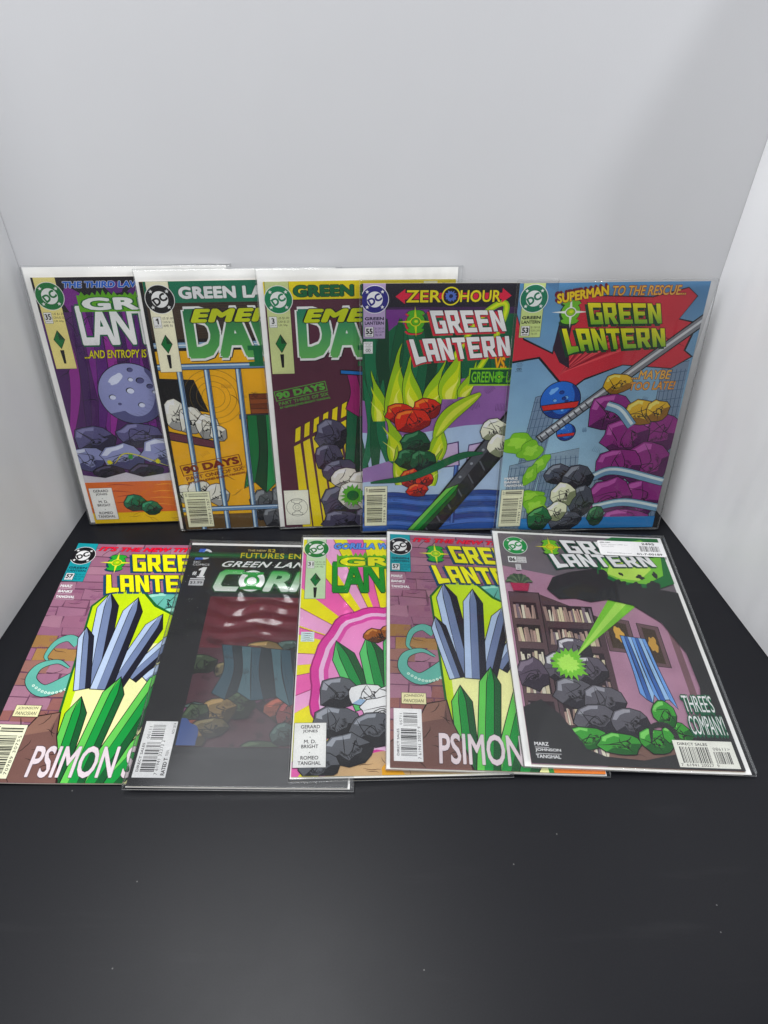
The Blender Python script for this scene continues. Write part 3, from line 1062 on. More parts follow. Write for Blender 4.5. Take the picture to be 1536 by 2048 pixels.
def cover_e3():
    c = Cover((82, 42, 58))
    c.spatter(4, 60, 150, 185, 14, 4, (62, 30, 44))
    Y = (222, 204, 58)
    for i in range(9):
        x, y = 17 + i * 9.2, 101 + i * 5.0
        c.poly([(x, y), (x + 6.0, y + 3.2), (x + 7.4, y + 19), (x + 1.6, y + 16)], INK)
        c.poly([(x + 0.4, y + 0.6), (x + 5.6, y + 3.4), (x + 6.9, y + 18.2), (x + 2.0, y + 15.4)], Y)
    for i in range(7):
        x = 16 + i * 9.4
        c.poly([(x, 97 + i * 5), (x + 6.6, 100.5 + i * 5), (x + 13 + i * 2, 0), (x + 3 + i * 2, 0)], Y)
    # stand-in art: dark green curtain, a magenta pennant, pale and slate rocks
    c.drape((70, 142), (164, 142), (-6, -150), ((24, 92, 62), (12, 52, 36), (40, 116, 80)), 9, 4)
    c.drape((70, 176), (124, 170), (6, -44), ((146, 40, 104), (110, 28, 80), (172, 66, 128)), 6, 5)
    c.poly([(64, 172), (64, 177), (130, 171), (130, 166)], INK)
    c.poly([(65, 173), (65, 176), (129, 170), (129, 167)], (40, 110, 180))
    c.pile(((54, 108, 16, 18), (50, 84, 14, 16), (60, 66, 18, 16), (58, 30, 18, 22), (60, 6, 20, 14), (92, 10, 18, 14)), ((72, 68, 90), (28, 26, 36), (124, 124, 146)), 6)
    c.pile(((66, 58, 15, 13), (86, 54, 15, 14), (76, 38, 20, 17), (92, 30, 13, 12)), ((214, 212, 202), (146, 146, 144), (242, 242, 236)), 14)
    c.burst(73, 38, 11, (92, 168, 60), 16, 0.35, 4, 0.4)
    c.ellipse(73, 38, 6.2, 6.2, (22, 96, 50))
    c.part = 'title_lettering'
    c.rect(0, 243, 168.3, 258.8, Y)
    c.rect(0, 242.4, 168.3, 243, INK)
    dawn_title(c, 27, (30, 116, 94), (104, 170, 96))
    c.text('GREEN LANTERN', (25.5, 245), (134, 0), (0, 10.5), (20, 98, 58), bold=0.06, spacing=1.05, outline=INK, ow=0.035)
    c.rect(140, 250.5, 152, 257.5, (232, 226, 200))
    c.price_strip(1.4, 21.8, 174, (196, 204, 150), '3', 'JUN 91', ('US $1.00', 'CAN $1.25', 'UK 50p'))
    c.bullet(12.2, 243, 12.6, (22, 122, 84))
    stamp(c, '90 DAYS', 'PART THREE OF SIX', 'BY GIFFEN-JONES-BRIGHT-TANGHAL', (2.8, 146), 11.5, 50, (92, 158, 72))
    c.part = 'emblem_box'
    c.rect(1.7, 2.7, 27.3, 46.3, INK)
    c.rect(2, 3, 27, 46, (232, 230, 216))
    c.ring(14.5, 25, 11.2, 10.8, INK)
    c.ring(14.5, 25, 4.6, 4.2, INK)
    c.ring(14.5, 25, 2.3, 2.0, INK)
    for s in (1, -1):
        pts = [(9, 25 + s * 9.2), (20, 25 + s * 9.2), (20, 25 + s * 7), (17.6, 25 + s * 6.4), (17.0, 25 + s * 4.6), (12, 25 + s * 4.6), (11.4, 25 + s * 6.4), (9, 25 + s * 7)]
        for a, b in zip(pts, pts[1:] + pts[:1]):
            c.ribbon([a, b], 0.45, INK, taper=False)
    return c


def cover_55():
    c = Cover((28, 92, 62))
    c.rect(0, 236, 168.3, 258.8, (30, 26, 38))
    c.rect(21, 232, 168.3, 238, (62, 34, 76))
    c.poly([(21, 214), (21, 236), (60, 236), (46, 224), (30, 222)], (110, 54, 128))
    c.folds(-4, 150, 100, 228, ((24, 84, 54), (34, 106, 72), (16, 62, 42)), 10, 6, 9)
    c.poly([(0, 100), (0, 150), (40, 138), (90, 170), (168.3, 182), (168.3, 112), (100, 108)], (140, 98, 158))
    for i in range(12):
        c.hatch(20 + i * 12.5, 132 + (i * 17) % 36, 10, 9, 20 * (i % 3), 7, (80, 50, 96), 0.5)
    c.poly([(0, 36), (0, 116), (40, 112), (100, 122), (168.3, 126), (168.3, 36)], (172, 192, 216))
    c.folds(-8, 62, 26, 170, ((24, 84, 54), (34, 106, 72)), 4, 8, 10)
    for x in (76, 104):
        c.poly([(x - 0.5, 74.5), (x + 22, 77), (x + 19, 105), (x + 1, 101)], (70, 50, 96))
        c.poly([(x + 0.6, 76), (x + 20.6, 78.2), (x + 17.8, 103.4), (x + 2, 99.8)], (196, 174, 206))
    c.poly([(0, 76), (26, 84), (36, 76), (32, 64), (0, 60)], (150, 120, 170))
    c.rect(0, 0, 168.3, 44, (54, 92, 164))
    for k in range(6):
        c.ribbon([(-6, 6 + k * 7), (30, 10 + k * 7), (70, 5 + k * 7), (120, 11 + k * 7), (174, 6 + k * 7)], 5, ((74, 112, 186), (40, 68, 134))[k % 2], taper=False, ink=0.4)
    c.spatter(4, 4, 164, 42, 16, 9, (26, 44, 96))
    c.rect(92, 8, 97, 78, (34, 58, 118))
    c.rect(93, 8, 95, 78, (76, 112, 180))
    # stand-in art: green fire over red and dark rocks, a black girder
    Yg = ((150, 186, 40), (196, 208, 50), (226, 230, 120))
    for i, (x, y, h, w, ln) in enumerate(((16, 128, 52, 15, -0.1), (30, 132, 74, 20, 0.1), (48, 140, 56, 18, -0.1), (66, 138, 52, 18, 0.15), (82, 150, 56, 20, 0.1), (96, 152, 36, 13, 0.3),
                                          (34, 84, 56, 18, -0.2), (72, 84, 50, 18, 0.2), (40, 56, 46, 16, -0.15), (68, 54, 44, 15, 0.2))):
        c.tongue(x, y, h, w, ln, i, Yg)
    c.pile(((36, 136, 14, 11), (62, 140, 14, 11), (48, 128, 18, 13)), ((196, 54, 42), (128, 28, 28), (234, 126, 62)), 5)
    c.pile(((52, 104, 15, 13), (46, 86, 13, 12), (60, 84, 13, 12)), ((28, 78, 52), (12, 34, 26), (70, 130, 92)), 9)
    c.pile(((50, 64, 11, 11), (62, 62, 9, 9), (56, 50, 11, 8)), ((204, 60, 42), (134, 30, 28), (236, 120, 70)), 15)
    c.poly([(142, 142), (168, 128), (76, -6), (46, -6)], INK)
    c.poly([(143.5, 140), (152, 136), (58, -5), (48, -5)], (78, 80, 88))
    c.poly([(152, 136), (165, 128.6), (73, -5), (58, -5)], (36, 36, 42))
    for k in range(9):
        x, y = 141 - k * 10.5, 126 - k * 15.3
        c.ellipse(x, y, 1.5, 1.5, (150, 154, 162), n=12)
        c.ribbon([(x + 8, y + 3), (x + 14, y - 8)], 1.6, (90, 92, 100), taper=False)
    c.pile(((128, 118, 13, 12), (136, 100, 12, 13)), ((222, 222, 204), (132, 138, 112), (246, 246, 236)), 22)
    c.prism((52, -4), (98, 56), 13, ((44, 140, 62), (20, 84, 40), (118, 190, 92)))
    for w, col in ((5.5, (150, 190, 40)), (2.6, (204, 216, 70))):
        c.ribbon([(84, 190), (104, 226), (122, 241), (128, 234), (116, 196), (106, 176)], lambda t, w=w: w, col, False)
    c.ribbon([(70, 110), (84, 134), (112, 156)], 15, (160, 190, 44), ink=0.5)
    c.ribbon([(72, 112), (86, 134), (110, 154)], 6, (206, 214, 90))
    c.ribbon([(8, 60), (50, 66), (96, 88), (120, 92)], 8, (30, 96, 62), ink=0.4)
    c.title_strip(1, 20.4, 210, (174, 156, 190), '55', (40, 30, 60), ('$1.50 US', '$2.10 CAN', '70p UK'))
    c.bullet(11, 245, 12.4, (40, 36, 116))
    c.code_stamp(1.2, 196, 9.4, 207)
    c.lantern(47.5, 225, 9.4, (84, 164, 52), (198, 206, 60), (96, 170, 40), (196, 56, 70))
    c.part = 'title_lettering'
    c.block('GREEN', (59.5, 235), (124, 235), (66, 214), (130.5, 216), WHITE, INK, 0.5, (196, 56, 70), (-1.8, -1.6))
    c.block('LANTERN', (42, 209), (133, 211.5), (49.5, 187), (137, 193), WHITE, INK, 0.5, (196, 56, 70), (-1.8, -1.6))
    c.part = 'heading_arrow'
    c.poly([(29, 247.5), (37.5, 254), (37.5, 250.5), (123, 250.5), (123, 254.5), (131.5, 248), (123, 241.5), (123, 245), (37.5, 245), (37.5, 241)], (204, 46, 72))
    c.new('caption_lettering')
    c.text('ZER', (38.5, 242.3), (30.5, 0), (0, 10.6), (228, 214, 44), bold=0.02, outline=INK, ow=0.05)
    c.text('HOUR', (86, 242.3), (36, 0), (0, 10.6), (228, 214, 44), bold=0.02, outline=INK, ow=0.05)
    c.part = 'heading_emblem'
    c.ring(77.8, 247.6, 8.2, 7.0, (228, 214, 44), 30)
    c.ellipse(77.8, 247.6, 6.4, 6.4, INK)
    c.burst(77.8, 247.6, 4.6, (84, 110, 190), 12, 0.3, 5)
    c.ellipse(77.8, 247.6, 1.8, 1.8, (30, 30, 70))
    c.new('caption_lettering')
    c.text('VS.', (122.5, 179.5), (11.5, 0), (0, 12), (226, 168, 44), bold=0.03, outline=(150, 90, 20), ow=0.05)
    c.part = 'title_banner'
    c.poly([(99, 163.5), (168.3, 163), (168.3, 181), (99.6, 181)], (150, 196, 50))
    c.poly([(100.4, 165), (168.3, 164.4), (168.3, 179.6), (100.8, 179.6)], (22, 80, 46))
    c.text('GREEN', (102, 166.6), (21, 0), (0, 11), (120, 190, 60), bold=0.02)
    c.lantern(128, 172, 5, (84, 164, 52), (120, 190, 60), (40, 120, 50))
    c.new('caption_lettering')
    c.text('LANTERN', (135, 166.6), (30, 0), (0, 11), (120, 190, 60), bold=0.02)
    c.newsstand_code(2, 7, 25, 55, 11, '09', '70989 30755')
    return c


def cover_53():
    c = Cover((112, 152, 182))
    c.rect(0, 0, 168.3, 258.8, vgrad(0, (176, 206, 220), 230, (84, 130, 170)))
    for i, (x, w, y, sk) in enumerate(((6, 24, 158, 20), (52, 30, 96, -6), (146, 24, 186, -4), (4, 26, 84, 4), (34, 22, 76, 6), (78, 26, 70, 0))):
        c.poly([(x - 0.4, -1), (x + w + 0.4, -1), (x + w + sk, y + 0.4), (x + sk - 0.4, y - 6)], INK)
        c.poly([(x, 0), (x + w, 0), (x + w + sk, y), (x + sk, y - 6.4)], ((118, 138, 160), (136, 156, 172))[i % 2])
        for k in range(6):
            c.ribbon([(x + w * (k + 0.5) / 6, 2), (x + sk + w * (k + 0.5) / 6, y - 8)], 0.6, (70, 92, 118), taper=False)
        for k in range(int(y / 9)):
            c.ribbon([(x + sk * k * 9 / y, k * 9.0 + 2), (x + w + sk * k * 9 / y, k * 9.0 + 5)], 0.5, (70, 92, 118), taper=False)
    c.spatter(4, 10, 160, 170, 26, 7, (84, 112, 140))
    # sweeping red cloth
    Rd = (190, 56, 68)
    c.poly([(0, 186), (0, 232), (8, 210), (36, 196), (40, 232), (60, 248), (120, 246), (150, 254), (160, 246), (148, 226), (166, 222), (160, 196), (168.3, 190), (150, 178), (104, 182), (70, 168), (56, 156), (44, 168), (24, 190)], INK)
    c.poly([(0, 188), (0, 230), (8, 208), (37, 194), (41, 231), (60, 247), (120, 245), (150, 253), (159, 246), (147, 225), (164, 221), (158, 196), (166, 190), (150, 179), (104, 183), (70, 170), (56, 158), (45, 170), (25, 192)], Rd)
    for i in range(15):
        t = i / 14.0
        c.ribbon([(44 + 6 * t, 172 + 6 * t), (66 + 40 * t, 206 + 10 * math.sin(i)), (76 + 82 * t, 240 - 40 * t)], 2.2, ((140, 30, 46), (214, 86, 92))[i % 2])
    c.poly([(36, 200), (42, 232), (52, 240), (50, 206), (54, 180), (44, 186)], (44, 30, 44))
    # stand-in art: blue balls with a red band
    for x, y, r in ((50, 148, 19), (60, 114, 9)):
        c.planet(x, y, r, ((46, 104, 190), (24, 54, 124), (120, 172, 230)), int(x))
        c.poly([(x - r * 0.96, y - r * 0.26), (x + r * 0.96, y - r * 0.02), (x + r * 0.9, y - r * 0.42), (x - r * 0.8, y - r * 0.6)], INK)
        c.poly([(x - r * 0.92, y - r * 0.3), (x + r * 0.94, y - r * 0.07), (x + r * 0.88, y - r * 0.38), (x - r * 0.8, y - r * 0.54)], (198, 54, 50))
    # plain grey beam
    c.poly([(30, 110), (37, 103), (168.3, 216), (168.3, 230)], INK)
    c.poly([(31.5, 110), (37, 104.6), (168.3, 217.6), (168.3, 228.4)], (122, 124, 130))
    c.poly([(33, 109.6), (35, 107.6), (168.3, 222), (168.3, 225)], (198, 202, 206))
    for k in range(9):
        x = 34 + k * 5
        c.poly([(x, 110 + k * 4.3), (x + 4, 105.6 + k * 4.3), (x + 5, 106.6 + k * 4.3), (x + 1, 111 + k * 4.3)], (60, 62, 68))
    # stand-in art: purple boulders, yellow rocks, pale pipes
    V = ((140, 48, 126), (84, 26, 82), (188, 98, 172))
    c.pile(((100, 134, 22, 20), (150, 112, 22, 24), (120, 108, 24, 20), (148, 76, 24, 26), (118, 76, 24, 20), (146, 36, 26, 24), (116, 40, 24, 22), (136, 8, 28, 16)), V, 3)
    c.pile(((102, 164, 14, 10), (130, 134, 17, 14), (146, 136, 12, 11)), ((214, 176, 66), (140, 100, 34), (242, 216, 124)), 16)
    for P in ([(92, 62), (116, 70), (168, 56)], [(100, 26), (132, 32), (172, 24)], [(96, 142), (110, 136), (124, 120)]):
        c.ribbon(P, 9, (120, 158, 186), taper=False, ink=0.6)
        c.ribbon([(x, y + 1.6) for x, y in P], 3, (216, 234, 242), taper=False)
    # green smoke, dark and pale forms, blue pool
    for i, (x, y, rx, ry, r) in enumerate(((14, 102, 14, 13, 0), (28, 94, 12, 10, 20), (38, 78, 6, 13, -40), (30, 66, 6, 12, -20), (34, 40, 12, 9, 0), (40, 28, 14, 12, 0))):
        c.poly(c.blob_pts(x, y, rx, ry, r, i + 80, 0.22, grow=0.5), (60, 110, 40))
        c.poly(c.blob_pts(x, y, rx, ry, r, i + 80, 0.22), (128, 186, 62))
        c.poly(c.blob_pts(x - 1, y + 1, rx * 0.6, ry * 0.5, r, i + 90, 0.3), (160, 208, 84))
    c.rect(24, 0, 168.3, 14, (52, 126, 186))
    c.pile(((58, 66, 16, 12), (78, 62, 17, 14), (86, 34, 14, 18), (72, 10, 18, 12)), ((74, 78, 90), (28, 30, 38), (138, 144, 154)), 30)
    c.pile(((66, 42, 13, 15), (62, 22, 11, 12)), ((222, 224, 196), (128, 136, 104), (246, 248, 234)), 36)
    c.pile(((44, 14, 13, 14), (104, 16, 9, 12)), ((36, 104, 62), (18, 58, 36), (92, 160, 104)), 40)
    c.title_strip(3.6, 22.8, 210.5, (192, 206, 140), '53', (30, 36, 30), ('$1.50 US', '$2.00 CAN', '70p UK'))
    c.bullet(13.7, 245.5, 12.6, (34, 112, 84))
    c.code_stamp(2.8, 177, 11.2, 189, None)
    c.lantern(48, 233, 9.8, (112, 176, 60), (236, 240, 224), (150, 190, 40), (30, 60, 40))
    c.part = 'title_lettering'
    g = vgrad(196, (104, 168, 62), 242, (226, 220, 52))
    c.block('GREEN', (62, 241), (127.5, 239.5), (68, 221.5), (132.5, 221.5), vgrad(221, (110, 172, 62), 238, (226, 220, 52)), INK, 0.6, (24, 66, 40), (-1.7, -1.8))
    c.block('LANTERN', (42, 218), (136, 217), (51, 196), (140.5, 200), vgrad(197, (104, 168, 62), 216, (226, 220, 52)), INK, 0.6, (24, 66, 40), (-1.7, -1.8))
    c.new('caption_lettering')
    c.text('SUPERMAN', (35, 240.5), (45, 7.2), (-1.5, 8.8), (226, 196, 52), bold=0.045, outline=(120, 30, 44), ow=0.05, shadow=(96, 26, 40), sh=(-1.8, 1.4))
    c.text('TO THE RESCUE...', (82.5, 247), (66, 0), (0, 8.6), (222, 172, 88), bold=0.02, shear=0.12, outline=(120, 30, 44), ow=0.05)
    c.text('...MAYBE', (114.5, 168), (37, 0), (0, 9), (222, 172, 88), bold=0.02, shear=0.12, outline=(60, 60, 80), ow=0.04)
    c.text('TOO LATE!', (114.5, 157), (43, 0.6), (0, 8.4), (222, 156, 70), bold=0.02, shear=0.12, outline=(60, 60, 80), ow=0.04)
    for i, (s, w) in enumerate((('MARZ', 14), ('BANKS', 16), ('TANGHAL', 21))):
        c.text(s, (3.6, 61.5 - 4.1 * i), (w, 0), (0, 2.9), WHITE, bold=0.05, outline=(50, 60, 76), ow=0.03)
    c.newsstand_code(2, 5, 25, 50, 21, '07', '70989 30755')
    return c


def cover_57(direct):
    c = Cover((104, 68, 88))
    # masonry
    rd = random.Random(57)
    y = 0
    while y < 258:
        h = rd.uniform(9, 14)
        x = -rd.uniform(0, 20)
        while x < 168:
            w = rd.uniform(16, 34)
            col = rd.choice(((152, 108, 130), (144, 100, 122), (160, 118, 136), (148, 102, 124)))
            if 70 < y < 140 and x < 50 and rd.random() < 0.6:
                col = rd.choice(((152, 116, 76), (160, 124, 80), (146, 106, 98)))
            if y < 70 and rd.random() < 0.35:
                col = (142, 96, 92)
            j = [rd.uniform(-1.2, 1.2) for _ in range(8)]
            c.poly([(x + 0.3 + j[0], y + 0.3 + j[1]), (x + w - 0.3 + j[2], y + 0.3 + j[3]), (x + w - 0.3 + j[4], y + h - 0.3 + j[5]), (x + 0.3 + j[6], y + h - 0.3 + j[7])], col)
            if rd.random() < 0.6:
                c.ribbon([(x + 1, y + h), (x + w * 0.4, y + h + rd.uniform(-1, 1)), (x + w * rd.uniform(0.6, 1), y + h)], 0.6, (60, 32, 50), n=2)
            x += w
        y += h
    c.cracks(0, 60, 168, 250, 34, 9, (52, 28, 44), 16, 0.6)
    c.spatter(2, 60, 60, 200, 18, 3, (120, 70, 104))
    # teal ribbon-like curls and lumps
    T, TD, TL = (104, 172, 158), (48, 104, 102), (158, 212, 194)
    c.pile(((104, 180, 22, 15), (134, 184, 22, 17), (156, 166, 20, 20), (120, 162, 22, 15)), (T, TD, TL), 5)
    c.ribbon([(40, 132), (30, 138), (20, 132), (16, 118), (20, 112)], lambda t: 8 * (1 - t) + 1.2, T, ink=0.5)
    c.ribbon([(58, 104), (44, 92), (26, 82), (12, 92), (14, 106), (28, 112), (40, 106)], lambda t: 15 * (1 - t) + 1.5, T, ink=0.6)
    for k in range(12):
        t = k / 11.0
        c.ring(50 - 34 * t, 88 - 8 * math.sin(t * 3.0), 1.3, 0.5, (206, 232, 214), 12)
    # stand-in art: lime glow with slate and green streams
    c.poly([(54, -1), (46, 60), (42, 120), (38, 176), (52, 196), (80, 200), (100, 178), (130, 160), (168.3, 156), (168.3, -1)], (30, 92, 44))
    c.poly([(56, -1), (48, 60), (44, 120), (40, 175), (53, 194), (79, 198), (98, 176), (130, 158), (168.3, 154), (168.3, -1)], (190, 214, 40))
    c.poly([(62, -1), (54, 60), (52, 110), (70, 128), (120, 134), (168.3, 138), (168.3, -1)], (232, 236, 170))
    c.poly([(124, 0), (120, 40), (132, 70), (168.3, 90), (168.3, 0)], (60, 140, 62))
    c.poly([(128, 0), (125, 40), (136, 66), (168.3, 84), (168.3, 0)], (222, 128, 60))
    SL_ = ((112, 126, 158), (30, 30, 42), (176, 192, 216))
    GR_ = ((36, 140, 66), (18, 84, 46), (104, 190, 92))
    for a, b, w in (((112, 92), (166, 148), 17), ((96, 96), (140, 160), 15), ((84, 88), (108, 166), 17), ((66, 86), (52, 192), 19), ((74, 84), (80, 186), 18), ((58, 84), (42, 150), 13)):
        c.prism(a, b, w, SL_)
    for a, b, w in (((100, -6), (168, 104), 20), ((88, -6), (128, 108), 19), ((62, -6), (60, 76), 17), ((76, -6), (88, 96), 18)):
        c.prism(a, b, w, GR_)
    # rock
    c.poly([(0, -1), (0, 22), (22, 40), (30, 58), (48, 62), (52, 40), (60, 20), (66, -1)], (40, 26, 24))
    c.poly([(0, 0), (0, 21), (22, 39), (31, 57), (47, 61), (51, 40), (59, 20), (64, 0)], (112, 82, 76))
    c.poly([(22, 39), (31, 57), (47, 61), (44, 44)], (136, 102, 90))
    c.cracks(4, 4, 54, 54, 18, 3, (44, 30, 28), 14, 0.7)
    c.title_strip(0.4, 20.6, 206.5, (38, 150, 160), '57', (20, 66, 80), ('$1.50 US', '$2.10 CAN', '80p UK'))
    c.bullet(10.2, 241.5, 12.4, (24, 22, 26))
    c.lantern(46.5, 233, 9.8, (54, 160, 62), (222, 222, 80), (150, 200, 60), (24, 66, 86))
    c.part = 'title_lettering'
    Y = (242, 224, 32)
    c.block('GREEN', (59, 245), (133, 245), (66, 221.5), (139, 221.5), Y, INK, 0.6, (24, 70, 104), (-1.8, -1.8))
    c.block('LANTERN', (41, 216), (143, 216), (48, 194), (149, 194), Y, INK, 0.6, (24, 70, 104), (-1.8, -1.8))
    c.new('caption_lettering')
    c.text("IT'S THE NEW TIT", (23.5, 248.6), (94, 0), (0, 6.6), (216, 36, 66), bold=0.055, shear=0.3, spacing=1.05, outline=(100, 20, 44), ow=0.025)
    for i, (s, w) in enumerate((('MARZ', 11.5), ('BANKS', 13.5), ('TANGHAL', 18))):
        c.text(s, (1.2, 198.6 - 6.8 * i), (w, 0), (0, 3.4), WHITE, bold=0.045, shear=0.1)
        c.rect(1.2, 197.0 - 6.8 * i, 1.2 + w, 197.3 - 6.8 * i, (222, 206, 216))
    c.part = 'signature_box'
    c.rect(9.5, 56.5, 30.5, 67.5, INK)
    c.rect(9.8, 56.8, 30.2, 67.2, (234, 222, 178))
    c.text('JOHNSON', (11.3, 62.4), (17, 0.6), (0, 3.2), INK, shear=0.2)
    c.text('PANOSIAN', (11.3, 58), (17, 0.3), (0, 3.2), INK, shear=0.2)
    c.new('caption_lettering')
    c.text('PSIMON S', (38.5, 4), (82, 0), (0, 27), (216, 204, 208), bold=0.02, spacing=1.0, shear=0.05, outline=(66, 48, 62), ow=0.014)
    if direct:
        c.direct_code(3, 5.3, 26, 52, 31, '05711', '7 61941 20027 9')
    else:
        c.newsstand_code(1, 3, 25.5, 49, 41, '11', '70989 30755')
    return c


def cover_corps():
    c = Cover((24, 24, 27))
    c.clip = (31, 33, 168.3, 190)
    c.rect(31, 33, 168.3, 190, (72, 44, 52))
    c.rect(31, 130, 168.3, 190, (92, 34, 44))
    rd = random.Random(2)
    pal = ((92, 84, 62), (110, 56, 56), (62, 78, 74), (120, 100, 66), (84, 46, 70), (58, 70, 52), (130, 74, 60))
    for i in range(34):
        k = pal[i % 7]
        c.boulder(rd.uniform(30, 168), 134 - i * 3.1 + rd.uniform(-6, 6), rd.uniform(11, 21), rd.uniform(8, 15), (k, tuple(int(v * 0.45) for v in k), tuple(min(255, int(v * 1.4)) for v in k)), i)
    c.drape((52, 132), (122, 126), (8, -52), ((46, 72, 84), (24, 36, 42), (70, 98, 106)), 8, 6)
    c.spatter(32, 34, 160, 140, 30, 4, (24, 18, 20))
    c.poly(c.blob_pts(34, 40, 12, 18, 0, 3, 0.2), (62, 82, 132))
    c.clip = (0, 0, c.W, c.H)
    # publisher mark: blue leaf folding off a grey ring
    c.part = 'publisher_emblem'
    c.ellipse(15.5, 246, 7.4, 7.4, (214, 216, 220))
    c.ellipse(16.5, 246, 4.0, 4.4, (40, 60, 50))
    c.poly([(6.5, 238), (9.5, 253.5), (16, 253.5), (13.6, 246), (15, 238.4)], (52, 92, 186))
    c.poly([(16, 253.5), (13.6, 246), (15, 238.4), (11, 246)], (110, 150, 220))
    c.text('DC', (6.5, 233.8), (6.6, 0), (0, 2.4), WHITE)
    c.text('COMICS', (6.2, 230.2), (16.4, 0), (0, 2.5), WHITE)
    c.part = 'issue_box'
    c.poly([(13, 214), (20.5, 214), (20.8, 216), (19.0, 216), (21, 228), (17.4, 228), (13.6, 225.4), (13.4, 223.4), (16.2, 224), (15, 216), (13.3, 216)], WHITE)
    c.text('#', (8, 217), (4.2, 0), (0, 5), WHITE, bold=0.03)
    c.rect(7.2, 211.5, 21.5, 213, (220, 220, 220))
    c.rect(7, 203.6, 21, 210.6, (196, 196, 198))
    c.text('$3.99', (8, 205.2), (12, 0), (0, 4), INK, bold=0.015)
    c.new('caption_lettering')
    c.part = 'heading_band'
    for i, (a, b, k) in enumerate(((241, 243.5, (20, 62, 36)), (243.5, 246.5, (30, 96, 52)), (246.5, 248.8, (20, 62, 36)))):
        c.rect(0.8, a, 168.3, b, k)
    c.new('caption_lettering')
    c.text('THE NEW', (58, 251.2), (19, 0), (0, 2.6), (206, 186, 120), bold=0.012)
    c.text('52', (78.5, 250.6), (8, 0), (0, 4.4), (206, 186, 70), bold=0.015)
    c.text('FUTURES END', (52, 241.6), (69.5, 0), (0, 7.4), (206, 194, 60), bold=0.008, spacing=1.08)
    c.part = 'title_lettering'
    c.text('GREEN LANTERN', (34, 229), (122, 0), (3.2, 8), (232, 234, 232), bold=0.02, spacing=1.08, shear=0.15, outline=(18, 66, 36), ow=0.05)
    hi, lo = (66, 168, 78), (226, 240, 226)
    gg = vgrad(196, lo, 224, hi)
    edge = (20, 84, 44)
    c.poly([(28, 200), (34, 194.5), (150, 194.5), (156, 226), (40, 227), (30, 214)], (14, 40, 26))
    c.poly(offset_loop([(31, 202), (34, 197), (54, 197), (56, 203), (40, 203), (38, 206), (41, 218), (44, 219.5), (57, 219.5), (58, 225), (40, 225), (35, 221)], 0.9), edge)
    c.poly([(31, 202), (34, 197), (54, 197), (56, 203), (40, 203), (38, 206), (41, 218), (44, 219.5), (57, 219.5), (58, 225), (40, 225), (35, 221)], gg)
    c.text('RPS', (79, 197), (68, 0), (4, 27.6), gg, bold=0.04, spacing=1.0, shear=0.1, outline=edge, ow=0.045)
    c.ellipse(67.5, 211, 13.4, 14.6, edge)
    c.ellipse(67.5, 211, 12.6, 13.8, (230, 240, 230))
    for s in (1, -1):
        c.poly([(57, 211 + s * 11.4), (78, 211 + s * 11.4), (78, 211 + s * 8.6), (73, 211 + s * 7.6), (71, 211 + s * 4.5), (64, 211 + s * 4.5), (62, 211 + s * 7.6), (57, 211 + s * 8.6)], (48, 142, 66))
    c.ellipse(67.5, 211, 7.6, 7.6, (48, 142, 66))
    c.ellipse(67.5, 211, 4.6, 4.6, (230, 240, 230))
    c.direct_code(2.6, 7, 28.2, 55.5, 51, '00111', '7 61941 32373 2', True)
    return c


